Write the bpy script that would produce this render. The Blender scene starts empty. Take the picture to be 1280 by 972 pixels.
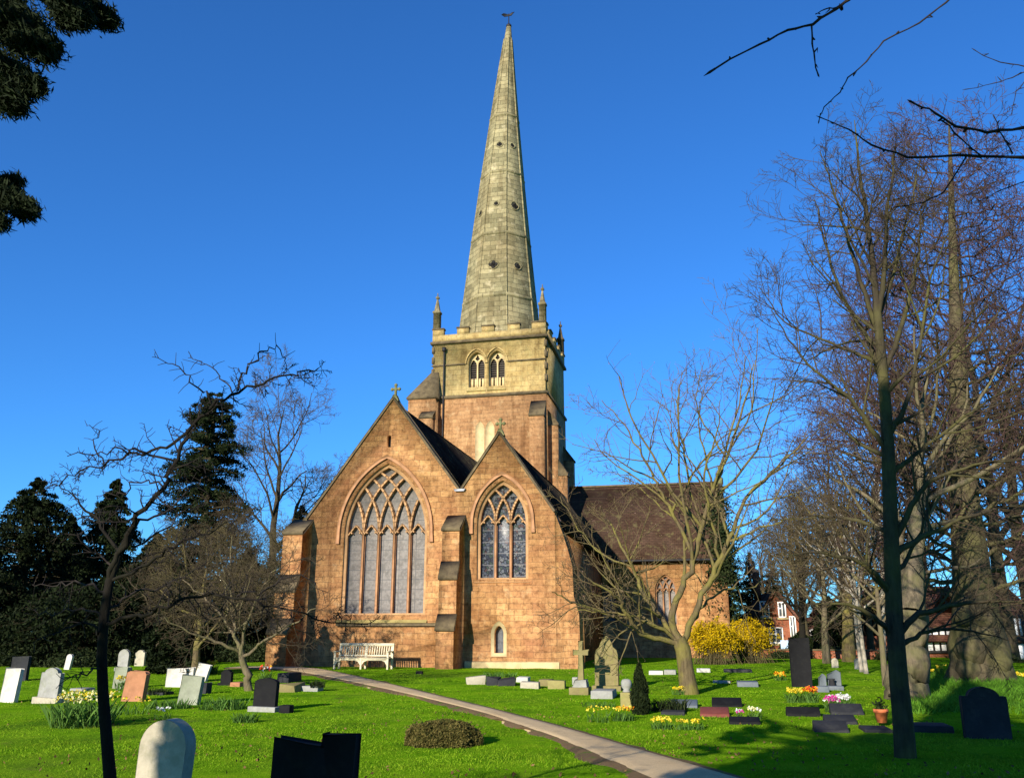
import bpy, math, random
import numpy as np
from mathutils import Vector
from mathutils.geometry import tessellate_polygon
R = math.radians
C = bpy.context.scene.collection
scn = bpy.context.scene

# ------------------------------------------------------------------ camera, sky, sun, exposure
FPX = 1080.0
PITCH = math.atan(304 / 1080.0)
EYE = 1.6
cam_d = bpy.data.cameras.new("camera"); cam = bpy.data.objects.new("camera", cam_d); C.objects.link(cam)
cam_d.sensor_width = 36.0; cam_d.lens = 36.0 * FPX / 1280.0
cam_d.clip_start = 0.05; cam_d.clip_end = 3000
cam.location = (0, 0, EYE); cam.rotation_euler = (R(90) + PITCH, 0, 0)
scn.camera = cam

SUN_AZ, SUN_EL = 28.5, 18.0                 # light travels SUN_AZ right of +Y
w = bpy.data.worlds.new("World"); scn.world = w; w.use_nodes = True
nt = w.node_tree; nt.nodes.clear()
sky = nt.nodes.new('ShaderNodeTexSky'); sky.sky_type = 'NISHITA'; sky.sun_disc = False
sky.sun_elevation = R(SUN_EL); sky.sun_rotation = R(180 + SUN_AZ)
sky.air_density = 1.0; sky.dust_density = 0.2; sky.ozone_density = 5.0; sky.altitude = 0
hs = nt.nodes.new('ShaderNodeHueSaturation'); hs.inputs['Saturation'].default_value = 1.0; hs.inputs['Hue'].default_value = 0.5
tint = nt.nodes.new('ShaderNodeMix'); tint.data_type = 'RGBA'; tint.blend_type = 'MULTIPLY'; tint.inputs[0].default_value = 1; tint.inputs[7].default_value = (.44, 1.01, 1.55, 1)
bg = nt.nodes.new('ShaderNodeBackground'); bg.inputs[1].default_value = 0.074
wo = nt.nodes.new('ShaderNodeOutputWorld')
nt.links.new(sky.outputs[0], tint.inputs[6]); nt.links.new(tint.outputs[2], hs.inputs['Color']); nt.links.new(hs.outputs[0], bg.inputs[0]); nt.links.new(bg.outputs[0], wo.inputs[0])

sd = bpy.data.lights.new("sun", 'SUN'); so = bpy.data.objects.new("sun", sd); C.objects.link(so)
sd.energy = 5.0; sd.angle = R(0.5); sd.color = (1.0, 0.90, 0.76)
ld = Vector((math.sin(R(SUN_AZ)) * math.cos(R(SUN_EL)), math.cos(R(SUN_AZ)) * math.cos(R(SUN_EL)), -math.sin(R(SUN_EL))))
so.rotation_euler = ld.to_track_quat('-Z', 'Y').to_euler(); so.location = (-20, -30, 30)

vs = scn.view_settings
vs.view_transform = 'Standard'; vs.look = 'None'; vs.exposure = 0.90; vs.gamma = 1; vs.use_curve_mapping = False

# ------------------------------------------------------------------ measuring helpers
def gz(x, y):
    t = np.clip((np.asarray(y, float) - 12) / 24, 0, 1)
    return 0.22 * t * t * (3 - 2 * t)
def ray(px, py):
    a = (px - 640) / FPX; b = (486 - py) / FPX
    return np.array([a, math.cos(PITCH) - b * math.sin(PITCH), math.sin(PITCH) + b * math.cos(PITCH)])
CAM = np.array([0, 0, EYE])
def at(px, py, Y):
    r = ray(px, py); return r * (Y / r[1]) + CAM
def ground(px, py):
    r = ray(px, py); z = 0.0
    for _ in range(12):
        p = r * ((z - EYE) / r[2]) + CAM
        z = float(gz(p[0], min(p[1], 80)))
    p[2] = z
    return p
PSI = R(12.5)
NV = np.array([math.cos(PSI), -math.sin(PSI), 0]); WV = np.array([math.sin(PSI), math.cos(PSI), 0])
ORG = np.array([-4.9467, 37.5, 0.0])
def wl(px, py, v):                       # measured point (u, z) on a plane of the church
    r = ray(px, py); t = (v - (CAM - ORG) @ WV) / (r @ WV); p = CAM + r * t - ORG
    return float(p @ NV), float(p[2])
def ch(u, v, z=0.0):
    return ORG + NV * u + WV * v + np.array([0, 0, z])

# ------------------------------------------------------------------ mesh builder
class MB:
    def __init__(s): s.v = []; s.q = []; s.t = []; s.p = []; s.n = 0
    def add(s, v, q=None, t=None, p=None):
        v = np.asarray(v, float).reshape(-1, 3)
        if q is not None and len(q): s.q.append(np.asarray(q, int) + s.n)
        if t is not None and len(t): s.t.append(np.asarray(t, int) + s.n)
        if p is not None:
            for f in p: s.p.append([i + s.n for i in f])
        s.v.append(v); s.n += len(v)
    def box(s, x0, x1, y0, y1, z0, z1):
        v = [(x0,y0,z0),(x1,y0,z0),(x1,y1,z0),(x0,y1,z0),(x0,y0,z1),(x1,y0,z1),(x1,y1,z1),(x0,y1,z1)]
        s.add(v, q=[(0,3,2,1),(4,5,6,7),(0,1,5,4),(1,2,6,5),(2,3,7,6),(3,0,4,7)])
    def prism(s, poly, a0, a1, axis='y', holes=()):
        """poly in (x,z) for axis y, (y,z) for axis x, (x,y) for axis z; extruded a0..a1"""
        def m(p, a):
            return (p[0], a, p[1]) if axis == 'y' else ((a, p[0], p[1]) if axis == 'x' else (p[0], p[1], a))
        rings = [list(poly)] + [list(h) for h in holes]
        flat = [p for r in rings for p in r]; n = len(flat)
        tri = tessellate_polygon([[Vector((p[0], p[1], 0)) for p in r] for r in rings])
        v = [m(p, a0) for p in flat] + [m(p, a1) for p in flat]
        t = [tuple(f) for f in tri] + [tuple(i + n for i in reversed(f)) for f in tri]
        q = []; o = 0
        for r in rings:
            k = len(r)
            for i in range(k):
                a, b = o + i, o + (i + 1) % k
                q.append((a, b, b + n, a + n))
            o += k
        s.add(v, q=q, t=t)
    def tube(s, pts, rad, n=6, cap=False):
        P = np.asarray(pts, float); k = len(P)
        r = np.asarray(rad, float) if np.ndim(rad) else np.full(k, rad)
        T = np.gradient(P, axis=0); T /= (np.linalg.norm(T, axis=1, keepdims=True) + 1e-9)
        ref = np.zeros(3); ref[np.argmin(np.abs(T.mean(0)))] = 1
        U = np.cross(T, ref); U /= (np.linalg.norm(U, axis=1, keepdims=True) + 1e-9); V = np.cross(T, U)
        a = np.arange(n) * 2 * math.pi / n
        vv = P[:, None] + r[:, None, None] * (np.cos(a)[None, :, None] * U[:, None] + np.sin(a)[None, :, None] * V[:, None])
        i = np.arange(k - 1)[:, None] * n; j = np.arange(n)[None]; j2 = (j + 1) % n
        q = np.stack([i + j, i + j2, i + n + j2, i + n + j], -1).reshape(-1, 4)
        s.add(vv.reshape(-1, 3), q=q, p=[list(range(n))[::-1], list(range((k - 1) * n, k * n))] if cap else None)
    def lathe(s, prof, n=12, c=(0, 0, 0), rot=0.0):
        P = np.asarray(prof, float); k = len(P); a = np.arange(n) * 2 * math.pi / n + rot
        vv = np.stack([c[0] + P[:, 0:1] * np.cos(a), c[1] + P[:, 0:1] * np.sin(a), c[2] + np.repeat(P[:, 1:2], n, 1)], -1)
        i = np.arange(k - 1)[:, None] * n; j = np.arange(n)[None]; j2 = (j + 1) % n
        q = np.stack([i + j, i + j2, i + n + j2, i + n + j], -1).reshape(-1, 4)
        s.add(vv.reshape(-1, 3), q=q, p=[list(range(n))[::-1], list(range((k - 1) * n, k * n))])
    def leaves(s, cen, L, W, rng, bias=None, tri=False):
        cen = np.asarray(cen, float); n = len(cen)
        d = rng.normal(size=(n, 3))
        if bias is not None: d += np.asarray(bias)
        d /= np.linalg.norm(d, axis=1, keepdims=True)
        e = np.cross(d, rng.normal(size=(n, 3))); e /= (np.linalg.norm(e, axis=1, keepdims=True) + 1e-9)
        l = (L * rng.uniform(.6, 1.3, n))[:, None]; ww = (W * rng.uniform(.6, 1.3, n))[:, None]
        if tri:
            v = np.stack([cen - e * ww, cen + e * ww, cen + d * l], 1); 
            s.add(v.reshape(-1, 3), t=np.arange(3 * n).reshape(-1, 3))
        else:
            v = np.stack([cen - d * l * .5, cen + e * ww * .5, cen + d * l * .5, cen - e * ww * .5], 1)
            s.add(v.reshape(-1, 3), q=np.arange(4 * n).reshape(-1, 4))
    def build(s, name, mat, parent=None, smooth=False, loc=None):
        me = bpy.data.meshes.new(name)
        v = np.concatenate(s.v) if s.v else np.zeros((0, 3))
        li = []; ls = []; st = 0
        if s.q:
            q = np.concatenate(s.q); li.append(q.ravel()); ls.append(np.arange(len(q)) * 4 + st); st += q.size
        if s.t:
            t = np.concatenate(s.t); li.append(t.ravel()); ls.append(np.arange(len(t)) * 3 + st); st += t.size
        if s.p:
            for f in s.p: ls.append(np.array([st])); st += len(f)
            li.append(np.array([i for f in s.p for i in f]))
        li = np.concatenate(li); ls = np.concatenate(ls)
        me.vertices.add(len(v)); me.vertices.foreach_set('co', v.astype(np.float32).ravel())
        me.loops.add(len(li)); me.loops.foreach_set('vertex_index', li.astype(np.int32))
        me.polygons.add(len(ls)); me.polygons.foreach_set('loop_start', ls.astype(np.int32))
        me.update(calc_edges=True)
        if smooth: me.polygons.foreach_set('use_smooth', np.ones(len(ls), bool))
        me.materials.append(mat)
        o = bpy.data.objects.new(name, me); C.objects.link(o)
        if parent is not None: o.parent = parent
        if loc is not None: o.location = loc
        return o
def tag(o, label=None, cat=None, group=None, kind=None):
    if label: o['label'] = label
    if cat: o['category'] = cat
    if group: o['group'] = group
    if kind: o['kind'] = kind
    return o
def thing(name, label, cat, loc=(0, 0, 0), rz=0.0, group=None, rx=0.0, ry=0.0):
    o = bpy.data.objects.new(name, None); C.objects.link(o); o.empty_display_size = .2
    o.location = tuple(float(c) for c in loc); o.rotation_euler = (rx, ry, rz)
    return tag(o, label, cat, group)
def bevel(o, wd, seg=2):
    m = o.modifiers.new("bevel", 'BEVEL'); m.width = wd; m.segments = seg; m.limit_method = 'ANGLE'; m.angle_limit = R(40)
    return o

# ------------------------------------------------------------------ materials
class NT:
    def __init__(s, name):
        s.m = bpy.data.materials.new(name); s.m.use_nodes = True; s.t = s.m.node_tree; s.t.nodes.clear()
        s.out = s.n('ShaderNodeOutputMaterial'); s.b = s.n('ShaderNodeBsdfPrincipled'); s.l(s.b.outputs[0], s.out.inputs[0])
        s.tc = s.n('ShaderNodeTexCoord')
    def n(s, ty, **k):
        x = s.t.nodes.new(ty)
        for a, b in k.items(): setattr(x, a, b)
        return x
    def l(s, a, b): s.t.links.new(a, b)
    def noise(s, scale, detail=4, vec=None, rough=.6):
        x = s.n('ShaderNodeTexNoise'); x.inputs['Scale'].default_value = scale; x.inputs['Detail'].default_value = detail; x.inputs['Roughness'].default_value = rough
        s.l(vec if vec is not None else s.tc.outputs['Object'], x.inputs['Vector']); return x.outputs['Fac']
    def ramp(s, fac, stops):
        x = s.n('ShaderNodeValToRGB'); cr = x.color_ramp
        while len(cr.elements) < len(stops): cr.elements.new(.5)
        for e, (p, c) in zip(cr.elements, stops):
            e.position = p; e.color = (*c, 1) if len(c) == 3 else c
        s.l(fac, x.inputs[0]); return x.outputs[0]
    def mix(s, a, b, fac, mode='MIX'):
        x = s.n('ShaderNodeMix', data_type='RGBA', blend_type=mode)
        for v, i in ((fac, 0), (a, 6), (b, 7)):
            if isinstance(v, (int, float)): x.inputs[i].default_value = v
            elif isinstance(v, tuple): x.inputs[i].default_value = (*v, 1)
            else: s.l(v, x.inputs[i])
        return x.outputs[2]
    def math(s, op, a, b=0.0):
        x = s.n('ShaderNodeMath', operation=op)
        for v, i in ((a, 0), (b, 1)):
            if isinstance(v, (int, float)): x.inputs[i].default_value = v
            else: s.l(v, x.inputs[i])
        return x.outputs[0]
    def facing(s):                        # 2-D coordinates that follow a wall or roof: (along, up)
        sp = s.n('ShaderNodeSeparateXYZ'); s.l(s.tc.outputs['Object'], sp.inputs[0])
        sn = s.n('ShaderNodeSeparateXYZ'); s.l(s.tc.outputs['Normal'], sn.inputs[0])
        k = s.math('GREATER_THAN', s.math('ABSOLUTE', sn.outputs[0]), s.math('ABSOLUTE', sn.outputs[1]))
        mx = s.n('ShaderNodeMix', data_type='FLOAT'); s.l(k, mx.inputs[0]); s.l(sp.outputs[0], mx.inputs[2]); s.l(sp.outputs[1], mx.inputs[3])
        cb = s.n('ShaderNodeCombineXYZ'); s.l(mx.outputs[0], cb.inputs[0]); s.l(sp.outputs[2], cb.inputs[1])
        return cb.outputs[0]
    def fin(s, col, rough=.9, bump=None, bstr=.3, bdist=.02, spec=.25, metal=0.0):
        if isinstance(col, tuple): s.b.inputs['Base Color'].default_value = (*col, 1)
        else: s.l(col, s.b.inputs['Base Color'])
        s.b.inputs['Roughness'].default_value = rough; s.b.inputs['Specular IOR Level'].default_value = spec; s.b.inputs['Metallic'].default_value = metal
        if bump is not None:
            x = s.n('ShaderNodeBump'); x.inputs['Strength'].default_value = bstr; x.inputs['Distance'].default_value = bdist
            s.l(bump, x.inputs['Height']); s.l(x.outputs[0], s.b.inputs['Normal'])
        return s.m
def masonry(name, c1, c2, mortar, bw, rh, stain, stain_c, light_c, wob=.05, mort=.012, lichen=None, dirt=.35, blotk=.6):
    m = NT(name); f = m.facing()
    wn = m.n('ShaderNodeTexNoise'); wn.inputs['Scale'].default_value = 1.6; m.l(m.tc.outputs['Object'], wn.inputs['Vector'])
    va = m.n('ShaderNodeVectorMath', operation='MULTIPLY_ADD'); m.l(wn.outputs['Color'], va.inputs[0]); va.inputs[1].default_value = (wob, wob, 0); m.l(f, va.inputs[2])
    b = m.n('ShaderNodeTexBrick'); m.l(va.outputs[0], b.inputs['Vector']); b.inputs['Scale'].default_value = 1
    b.inputs['Brick Width'].default_value = bw; b.inputs['Row Height'].default_value = rh; b.inputs['Mortar Size'].default_value = mort; b.inputs['Mortar Smooth'].default_value = .4
    b.inputs['Color1'].default_value = (*c1, 1); b.inputs['Color2'].default_value = (*c2, 1); b.inputs['Mortar'].default_value = (*mortar, 1); b.inputs['Bias'].default_value = -.1
    b.offset_frequency = 2; b.squash = 1.5; b.squash_frequency = 3
    col = m.mix(b.outputs['Color'], stain_c, m.math('MULTIPLY', m.ramp(m.noise(.55, 5), [(.42, (0,0,0)), (.7, (1,1,1))]), stain))
    col = m.mix(col, light_c, m.math('MULTIPLY', m.ramp(m.noise(1.7, 6), [(.58, (0,0,0)), (.68, (1,1,1))]), .45))
    fine = m.noise(9, 6, rough=.75)
    col = m.mix(col, m.ramp(fine, [(.3, (.35,.33,.3)), (.55, (1,1,1))]), dirt, 'MULTIPLY')
    if lichen:
        col = m.mix(col, lichen, m.math('MULTIPLY', m.ramp(m.noise(2.4, 7, rough=.7), [(.52, (0,0,0)), (.64, (1,1,1))]), .6))
    blot = m.noise(4.2, 6, rough=.75)
    col = m.mix(col, m.ramp(blot, [(.34, (.42,.36,.31)), (.5, (1,1,1)), (.68, (1.28,1.26,1.2))]), blotk, 'MULTIPLY')
    pit = m.ramp(m.noise(15, 4, rough=.8), [(.30, (.25,.22,.2)), (.40, (1,1,1))]); col = m.mix(col, pit, .6, 'MULTIPLY')
    mp = m.n('ShaderNodeMapping'); mp.inputs['Scale'].default_value = (1, 1, .13); m.l(m.tc.outputs['Object'], mp.inputs[0])
    col = m.mix(col, m.ramp(m.noise(2.2, 5, mp.outputs[0], .65), [(.38, (.5,.45,.40)), (.5, (1,1,1))]), .5, 'MULTIPLY')      # damp streaks
    big = m.noise(.35, 4); col = m.mix(col, m.ramp(big, [(.38, (.84,.78,.72)), (.62, (1.1,1.1,1.08))]), .8, 'MULTIPLY')
    h = m.math('ADD', m.math('ADD', m.math('MULTIPLY', b.outputs['Fac'], -.6), m.math('MULTIPLY', fine, .9)), m.math('MULTIPLY', blot, 1.2))
    return m.fin(col, .95, h, .55, .03, .1)
def plain(name, c, rough=.8, var=.25, scale=6, bstr=.2, spec=.25, metal=0.0, c2=None):
    m = NT(name); n = m.noise(scale, 6)
    a = tuple(x * (1 - var) for x in c); b = c2 if c2 else tuple(min(1, x * (1 + var)) for x in c)
    return m.fin(m.ramp(n, [(.3, a), (.7, b)]), rough, m.noise(scale * 6, 5), bstr, .01, spec, metal)
def leafy(name, a, b, scale=.8, trans=.25, rough=.7, mott=.5):
    m = NT(name); g = m.n('ShaderNodeNewGeometry')
    col = m.ramp(g.outputs['Random Per Island'], [(.1, a), (.9, b)])
    col = m.mix(col, m.ramp(m.noise(scale, 3), [(.35, (.5,.5,.5)), (.65, (1,1,1))]), mott, 'MULTIPLY')
    m.fin(col, rough, spec=.05)
    if trans:
        tr = m.n('ShaderNodeBsdfTranslucent'); m.l(col, tr.inputs[0]); mx = m.n('ShaderNodeMixShader'); mx.inputs[0].default_value = trans
        m.l(m.b.outputs[0], mx.inputs[1]); m.l(tr.outputs[0], mx.inputs[2]); m.l(mx.outputs[0], m.out.inputs[0])
    return m.m
def stone_mat(name, c, lichen=(.3,.3,.12), amt=.4, rough=.85):
    m = NT(name); n = m.noise(5, 7, rough=.7)
    col = m.ramp(n, [(.3, tuple(x * .72 for x in c)), (.7, tuple(min(1, x * 1.12) for x in c))])
    col = m.mix(col, lichen, m.math('MULTIPLY', m.ramp(m.noise(8, 6, rough=.7), [(.52, (0,0,0)), (.66, (1,1,1))]), amt))
    return m.fin(col, rough, m.noise(30, 6), .3, .01, .08)
def bark(name, c, moss=(.12,.14,.03), amt=.5, scale=3):
    m = NT(name)
    mp = m.n('ShaderNodeMapping'); mp.inputs['Scale'].default_value = (1, 1, .22); m.l(m.tc.outputs['Object'], mp.inputs[0])
    n = m.noise(14, 6, mp.outputs[0], .7)
    col = m.ramp(n, [(.3, tuple(x * .4 for x in c)), (.65, c)])
    col = m.mix(col, moss, m.math('MULTIPLY', m.ramp(m.noise(scale, 5), [(.42, (0,0,0)), (.6, (1,1,1))]), amt))
    return m.fin(col, .95, n, .7, .03, .1)

M = {}
M['red'] = masonry('red_sandstone', (.445,.256,.108), (.29,.145,.060), (.22,.135,.068), .50, .235, .6, (.25,.105,.052), (.50,.35,.19), wob=.15, mort=.010, blotk=.85)
M['redtower'] = masonry('red_sandstone_tower', (.38,.225,.105), (.27,.145,.065), (.23,.145,.075), .52, .25, .4, (.30,.16,.075), (.48,.35,.19), wob=.1)
M['yellow'] = masonry('yellow_ashlar', (.43,.33,.145), (.36,.27,.11), (.24,.185,.09), .72, .34, .45, (.33,.24,.09), (.50,.41,.21), lichen=(.29,.25,.11))
M['spire'] = masonry('spire_stone', (.30,.265,.15), (.155,.14,.078), (.11,.10,.06), .8, .36, .3, (.15,.145,.08), (.52,.46,.30), mort=.02, blotk=.4, wob=.02)
M['dressed'] = plain('dressed_sandstone', (.37,.215,.10), .9, .3, 2.5)
M['dressed_red'] = plain('red_mullion_stone', (.32,.165,.08), .9, .3, 2.5)
M['weathered'] = plain('weathered_coping', (.085,.064,.038), .95, .4, 3, c2=(.15,.115,.06))
M['sill'] = plain('mossy_sill', (.29,.23,.08), .95, .35, 2, c2=(.36,.29,.11))
M['palestone'] = plain('pale_ashlar', (.45,.35,.18), .9, .25, 2)
def roof_mat(name, a, b):
    m = NT(name); f = m.facing(); br = m.n('ShaderNodeTexBrick'); m.l(f, br.inputs['Vector']); br.inputs['Scale'].default_value = 1
    br.inputs['Brick Width'].default_value = .24; br.inputs['Row Height'].default_value = .11; br.inputs['Mortar Size'].default_value = .008
    br.inputs['Color1'].default_value = (*a, 1); br.inputs['Color2'].default_value = (*b, 1); br.inputs['Mortar'].default_value = (.03,.024,.02, 1)
    col = m.mix(br.outputs['Color'], m.ramp(m.noise(.9, 6), [(.35, (.55,.5,.45)), (.65, (1.0,1.0,1.0))]), .8, 'MULTIPLY')
    col = m.mix(col, (.13,.12,.05), m.math('MULTIPLY', m.ramp(m.noise(3, 6), [(.55, (0,0,0)), (.7, (1,1,1))]), .6))
    return m.fin(col, .95, m.math('MULTIPLY', br.outputs['Fac'], -1.0), .5, .02, .0)
M['roof'] = roof_mat('clay_tile_roof', (.085,.052,.036), (.055,.034,.024))
M['slate'] = roof_mat('dark_roof', (.035,.03,.026), (.024,.02,.018))
def glass_mat(name, base, tint):
    m = NT(name); f = m.facing(); v = m.n('ShaderNodeTexVoronoi'); v.inputs['Scale'].default_value = 11; m.l(f, v.inputs['Vector'])
    col = m.ramp(v.outputs['Color'], [(.2, tuple(x * .82 for x in base)), (.8, tuple(min(1, x * 1.1) for x in base))])
    col = m.mix(col, tint, m.math('MULTIPLY', m.ramp(m.noise(3.5, 4), [(.5, (0,0,0)), (.62, (1,1,1))]), .6))
    br = m.n('ShaderNodeTexBrick'); m.l(f, br.inputs['Vector']); br.inputs['Scale'].default_value = 1; br.inputs['Brick Width'].default_value = .75; br.inputs['Row Height'].default_value = .42; br.inputs['Mortar Size'].default_value = .014; br.offset = 0
    col = m.mix(col, (.10,.10,.10), br.outputs['Fac'])
    return m.fin(col, .75, m.noise(12, 4), .25, .02, .12)
M['glass_grey'] = glass_mat('protected_window_glass', (.185,.172,.155), (.10,.095,.085))
def stained():
    m = NT('leaded_stained_glass'); f = m.facing(); v = m.n('ShaderNodeTexVoronoi'); v.inputs['Scale'].default_value = 9; m.l(f, v.inputs['Vector'])
    sp = m.n('ShaderNodeSeparateColor'); m.l(v.outputs['Color'], sp.inputs[0])
    col = m.ramp(sp.outputs[0], [(.0, (.035,.042,.055)), (.25, (.07,.082,.10)), (.45, (.10,.11,.12)), (.62, (.045,.065,.055)), (.76, (.075,.05,.05)), (.84, (.12,.125,.125))]); m.t.nodes[-1].color_ramp.interpolation = 'CONSTANT'
    e = m.n('ShaderNodeTexVoronoi', feature='DISTANCE_TO_EDGE'); e.inputs['Scale'].default_value = 9; m.l(f, e.inputs['Vector'])
    col = m.mix((.012,.012,.014), col, m.ramp(e.outputs['Distance'], [(.03, (0,0,0)), (.08, (1,1,1))]))
    br = m.n('ShaderNodeTexBrick'); m.l(f, br.inputs['Vector']); br.inputs['Scale'].default_value = 1; br.inputs['Brick Width'].default_value = .7; br.inputs['Row Height'].default_value = .48; br.inputs['Mortar Size'].default_value = .018; br.offset = 0
    col = m.mix(col, (.14,.14,.14), br.outputs['Fac'])
    return m.fin(col, .4, m.noise(10, 4), .3, .02, .3)
M['glass_blue'] = stained()
M['glass_dark'] = glass_mat('dark_leaded_glass', (.10,.11,.12), (.05,.05,.06))
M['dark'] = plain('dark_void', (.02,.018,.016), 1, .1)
M['louvre'] = plain('louvre_slat', (.07,.06,.05), .9)
M['iron'] = plain('wrought_iron', (.025,.025,.028), .6, .2, metal=.5)
M['lead'] = plain('lead_valley', (.35,.36,.38), .6)
M['mosscross'] = plain('mossy_cross_stone', (.13,.13,.055), .95, .35, 8)
M['clock'] = plain('clock_dial', (.16,.22,.32), .4, .05); M['gold'] = plain('clock_numeral', (.55,.42,.15), .4, .1)
M['grass'] = None
def lawn():
    m = NT('lawn'); big = m.noise(.22, 5); mid = m.noise(1.6, 6); fine = m.noise(26, 6, rough=.8)
    c = m.ramp(mid, [(.3, (.10,.25,.006)), (.5, (.17,.36,.009)), (.72, (.26,.43,.016))])
    c = m.mix(c, (.17,.22,.03), m.math('MULTIPLY', m.ramp(big, [(.5, (0,0,0)), (.72, (1,1,1))]), .55))
    c = m.mix(c, (.13,.105,.045), m.math('MULTIPLY', m.ramp(m.noise(.9, 7, rough=.7), [(.60, (0,0,0)), (.70, (1,1,1))]), .55))
    c = m.mix(c, (.045,.13,.012), m.math('MULTIPLY', m.ramp(m.noise(.5, 6, rough=.65), [(.52, (0,0,0)), (.66, (1,1,1))]), .6))
    c = m.mix(c, m.ramp(fine, [(.3, (.45,.45,.4)), (.6, (1.1,1.1,1.0))]), .75, 'MULTIPLY')
    return m.fin(c, .95, fine, .9, .06, 0)
M['lawn'] = lawn()
M['blade'] = leafy('grass_blade', (.12,.28,.006), (.30,.45,.022), .55, .35, mott=.85)
def path_m():
    m = NT('gravel_path'); n = m.noise(60, 6, rough=.8)
    c = m.ramp(m.noise(1.1, 5), [(.3, (.52,.38,.20)), (.7, (.66,.50,.28))])
    c = m.mix(c, m.ramp(n, [(.3, (.5,.48,.45)), (.6, (1.05,1.05,1.05))]), .7, 'MULTIPLY')
    c = m.mix(c, (.30,.22,.12), m.math('MULTIPLY', m.ramp(m.noise(2.2, 7, rough=.7), [(.5, (0,0,0)), (.68, (1,1,1))]), .55))
    return m.fin(c, .95, n, .5, .02, .1)
M['path'] = path_m()
def soil_m():
    m = NT('bare_soil'); n = m.noise(18, 6, rough=.8)
    c = m.mix((.15,.10,.05), (.08,.14,.015), m.ramp(m.noise(4, 6), [(.55, (0,0,0)), (.65, (1,1,1))]))
    return m.fin(c, .95, n, .8, .04, .1)
M['soil'] = soil_m()
M['bench'] = plain('weathered_pale_wood', (.50,.45,.31), .8, .15, 9)
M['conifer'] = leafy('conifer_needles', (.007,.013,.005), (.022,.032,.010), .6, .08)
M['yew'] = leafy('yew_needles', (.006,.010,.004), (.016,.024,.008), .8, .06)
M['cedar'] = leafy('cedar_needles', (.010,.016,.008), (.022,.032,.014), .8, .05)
M['shrub'] = leafy('shrub_leaf', (.012,.022,.008), (.038,.05,.018), .8, .12)
M['forsythia'] = leafy('forsythia_flower', (.42,.27,.004), (.62,.44,.010), 1.5, .3)
M['daffleaf'] = leafy('daffodil_leaf', (.05,.12,.02), (.11,.21,.04), 2, .25)
M['bankleaf'] = leafy('bank_leaf', (.06,.17,.012), (.15,.33,.03), 1.2, .3)
M['yellowf'] = leafy('yellow_petal', (.75,.55,.01), (.85,.72,.10), 2, .25)
M['creamf'] = leafy('cream_petal', (.80,.74,.25), (.85,.82,.50), 2, .25)
M['whitef'] = leafy('white_petal', (.75,.75,.72), (.82,.82,.8), 2, .2)
M['orangef'] = leafy('orange_petal', (.80,.22,.01), (.85,.45,.02), 2, .2)
M['pinkf'] = leafy('magenta_petal', (.60,.03,.28), (.75,.10,.42), 2, .2)
M['redf'] = leafy('red_petal', (.55,.03,.02), (.7,.08,.04), 2, .2)
M['moundleaf'] = leafy('clipped_shrub_leaf', (.045,.05,.012), (.16,.13,.04), 6, .15)
M['bark_dark'] = bark('dark_bark', (.014,.012,.010), (.018,.02,.010), .3)
M['bark_lime'] = bark('lime_bark', (.052,.043,.028), (.14,.14,.03), .35, .9)
M['bark_moss'] = bark('mossy_cherry_bark', (.13,.10,.052), (.165,.15,.03), .6, 2)
M['bark_cherrytrunk'] = bark('peeling_cherry_bark', (.26,.19,.12), (.15,.15,.06), .4, 2)
M['bark_brown'] = bark('brown_bark', (.06,.047,.032), (.065,.06,.024), .5)
M['bark_pale'] = bark('pale_bark', (.15,.12,.075), (.11,.11,.04), .5)
M['bark_birch'] = bark('birch_bark', (.40,.36,.29), (.14,.12,.08), .5)
M['bark_great'] = bark('great_tree_bark', (.095,.078,.046), (.095,.095,.03), .5, 1.2)
M['twig_dark'] = plain('dark_twig', (.018,.014,.012), .9); M['twig_brown'] = plain('brown_twig', (.045,.031,.019), .9, .3, 1, c2=(.065,.05,.025))
M['twig_purple'] = plain('purple_brown_twig', (.060,.033,.028), .9, .3, 1); M['twig_olive'] = plain('olive_twig', (.075,.06,.025), .9, .3, 1)
M['twig_grey'] = plain('grey_brown_twig', (.07,.056,.045), .9, .3, 1)
M['twig_cherry'] = plain('cherry_twig', (.12,.08,.045), .9, .3, 1, c2=(.13,.105,.042)); M['deadleaf'] = leafy('dead_leaf', (.07,.04,.018), (.20,.12,.05), 2, .1)
M['blossom'] = leafy('pale_cherry_bud', (.22,.12,.10), (.34,.22,.18), 2, .2)
M['brick'] = masonry('house_brick', (.30,.085,.042), (.23,.06,.03), (.22,.15,.10), .22, .075, .3, (.24,.07,.04), (.42,.17,.09))
M['tile'] = roof_mat('brown_house_tiles', (.17,.08,.055), (.12,.055,.04))
M['white'] = plain('white_paint', (.80,.80,.77), .7, .06); M['timber'] = plain('black_timber', (.02,.018,.016), .7)
M['pane'] = plain('window_pane', (.05,.06,.07), .1, .1, spec=.6)
M['terracotta'] = plain('terracotta_pot', (.50,.14,.05), .8, .15)
M['stone_white'] = stone_mat('white_marble', (.50,.48,.43), (.33,.31,.24), .4)
M['stone_grey'] = stone_mat('grey_limestone', (.27,.27,.245), (.20,.21,.14), .55)
M['stone_pale'] = stone_mat('pale_weathered_limestone', (.38,.345,.26), (.24,.23,.15), .6)
M['stone_green'] = stone_mat('grey_green_slate', (.235,.25,.185), (.18,.21,.12), .35)
M['stone_red'] = stone_mat('brown_sandstone', (.34,.16,.085), (.24,.14,.065), .4)
M['stone_black'] = stone_mat('black_granite', (.010,.010,.011), (.022,.022,.018), .3, .75)
M['stone_slate'] = stone_mat('dark_slate', (.026,.027,.03), (.055,.055,.045), .35, .7)
M['stone_granite_red'] = stone_mat('red_granite', (.16,.045,.035), (.14,.055,.04), .3, .6)
M['stone_moss'] = stone_mat('mossy_carved_stone', (.19,.16,.07), (.15,.155,.04), .8)
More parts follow.
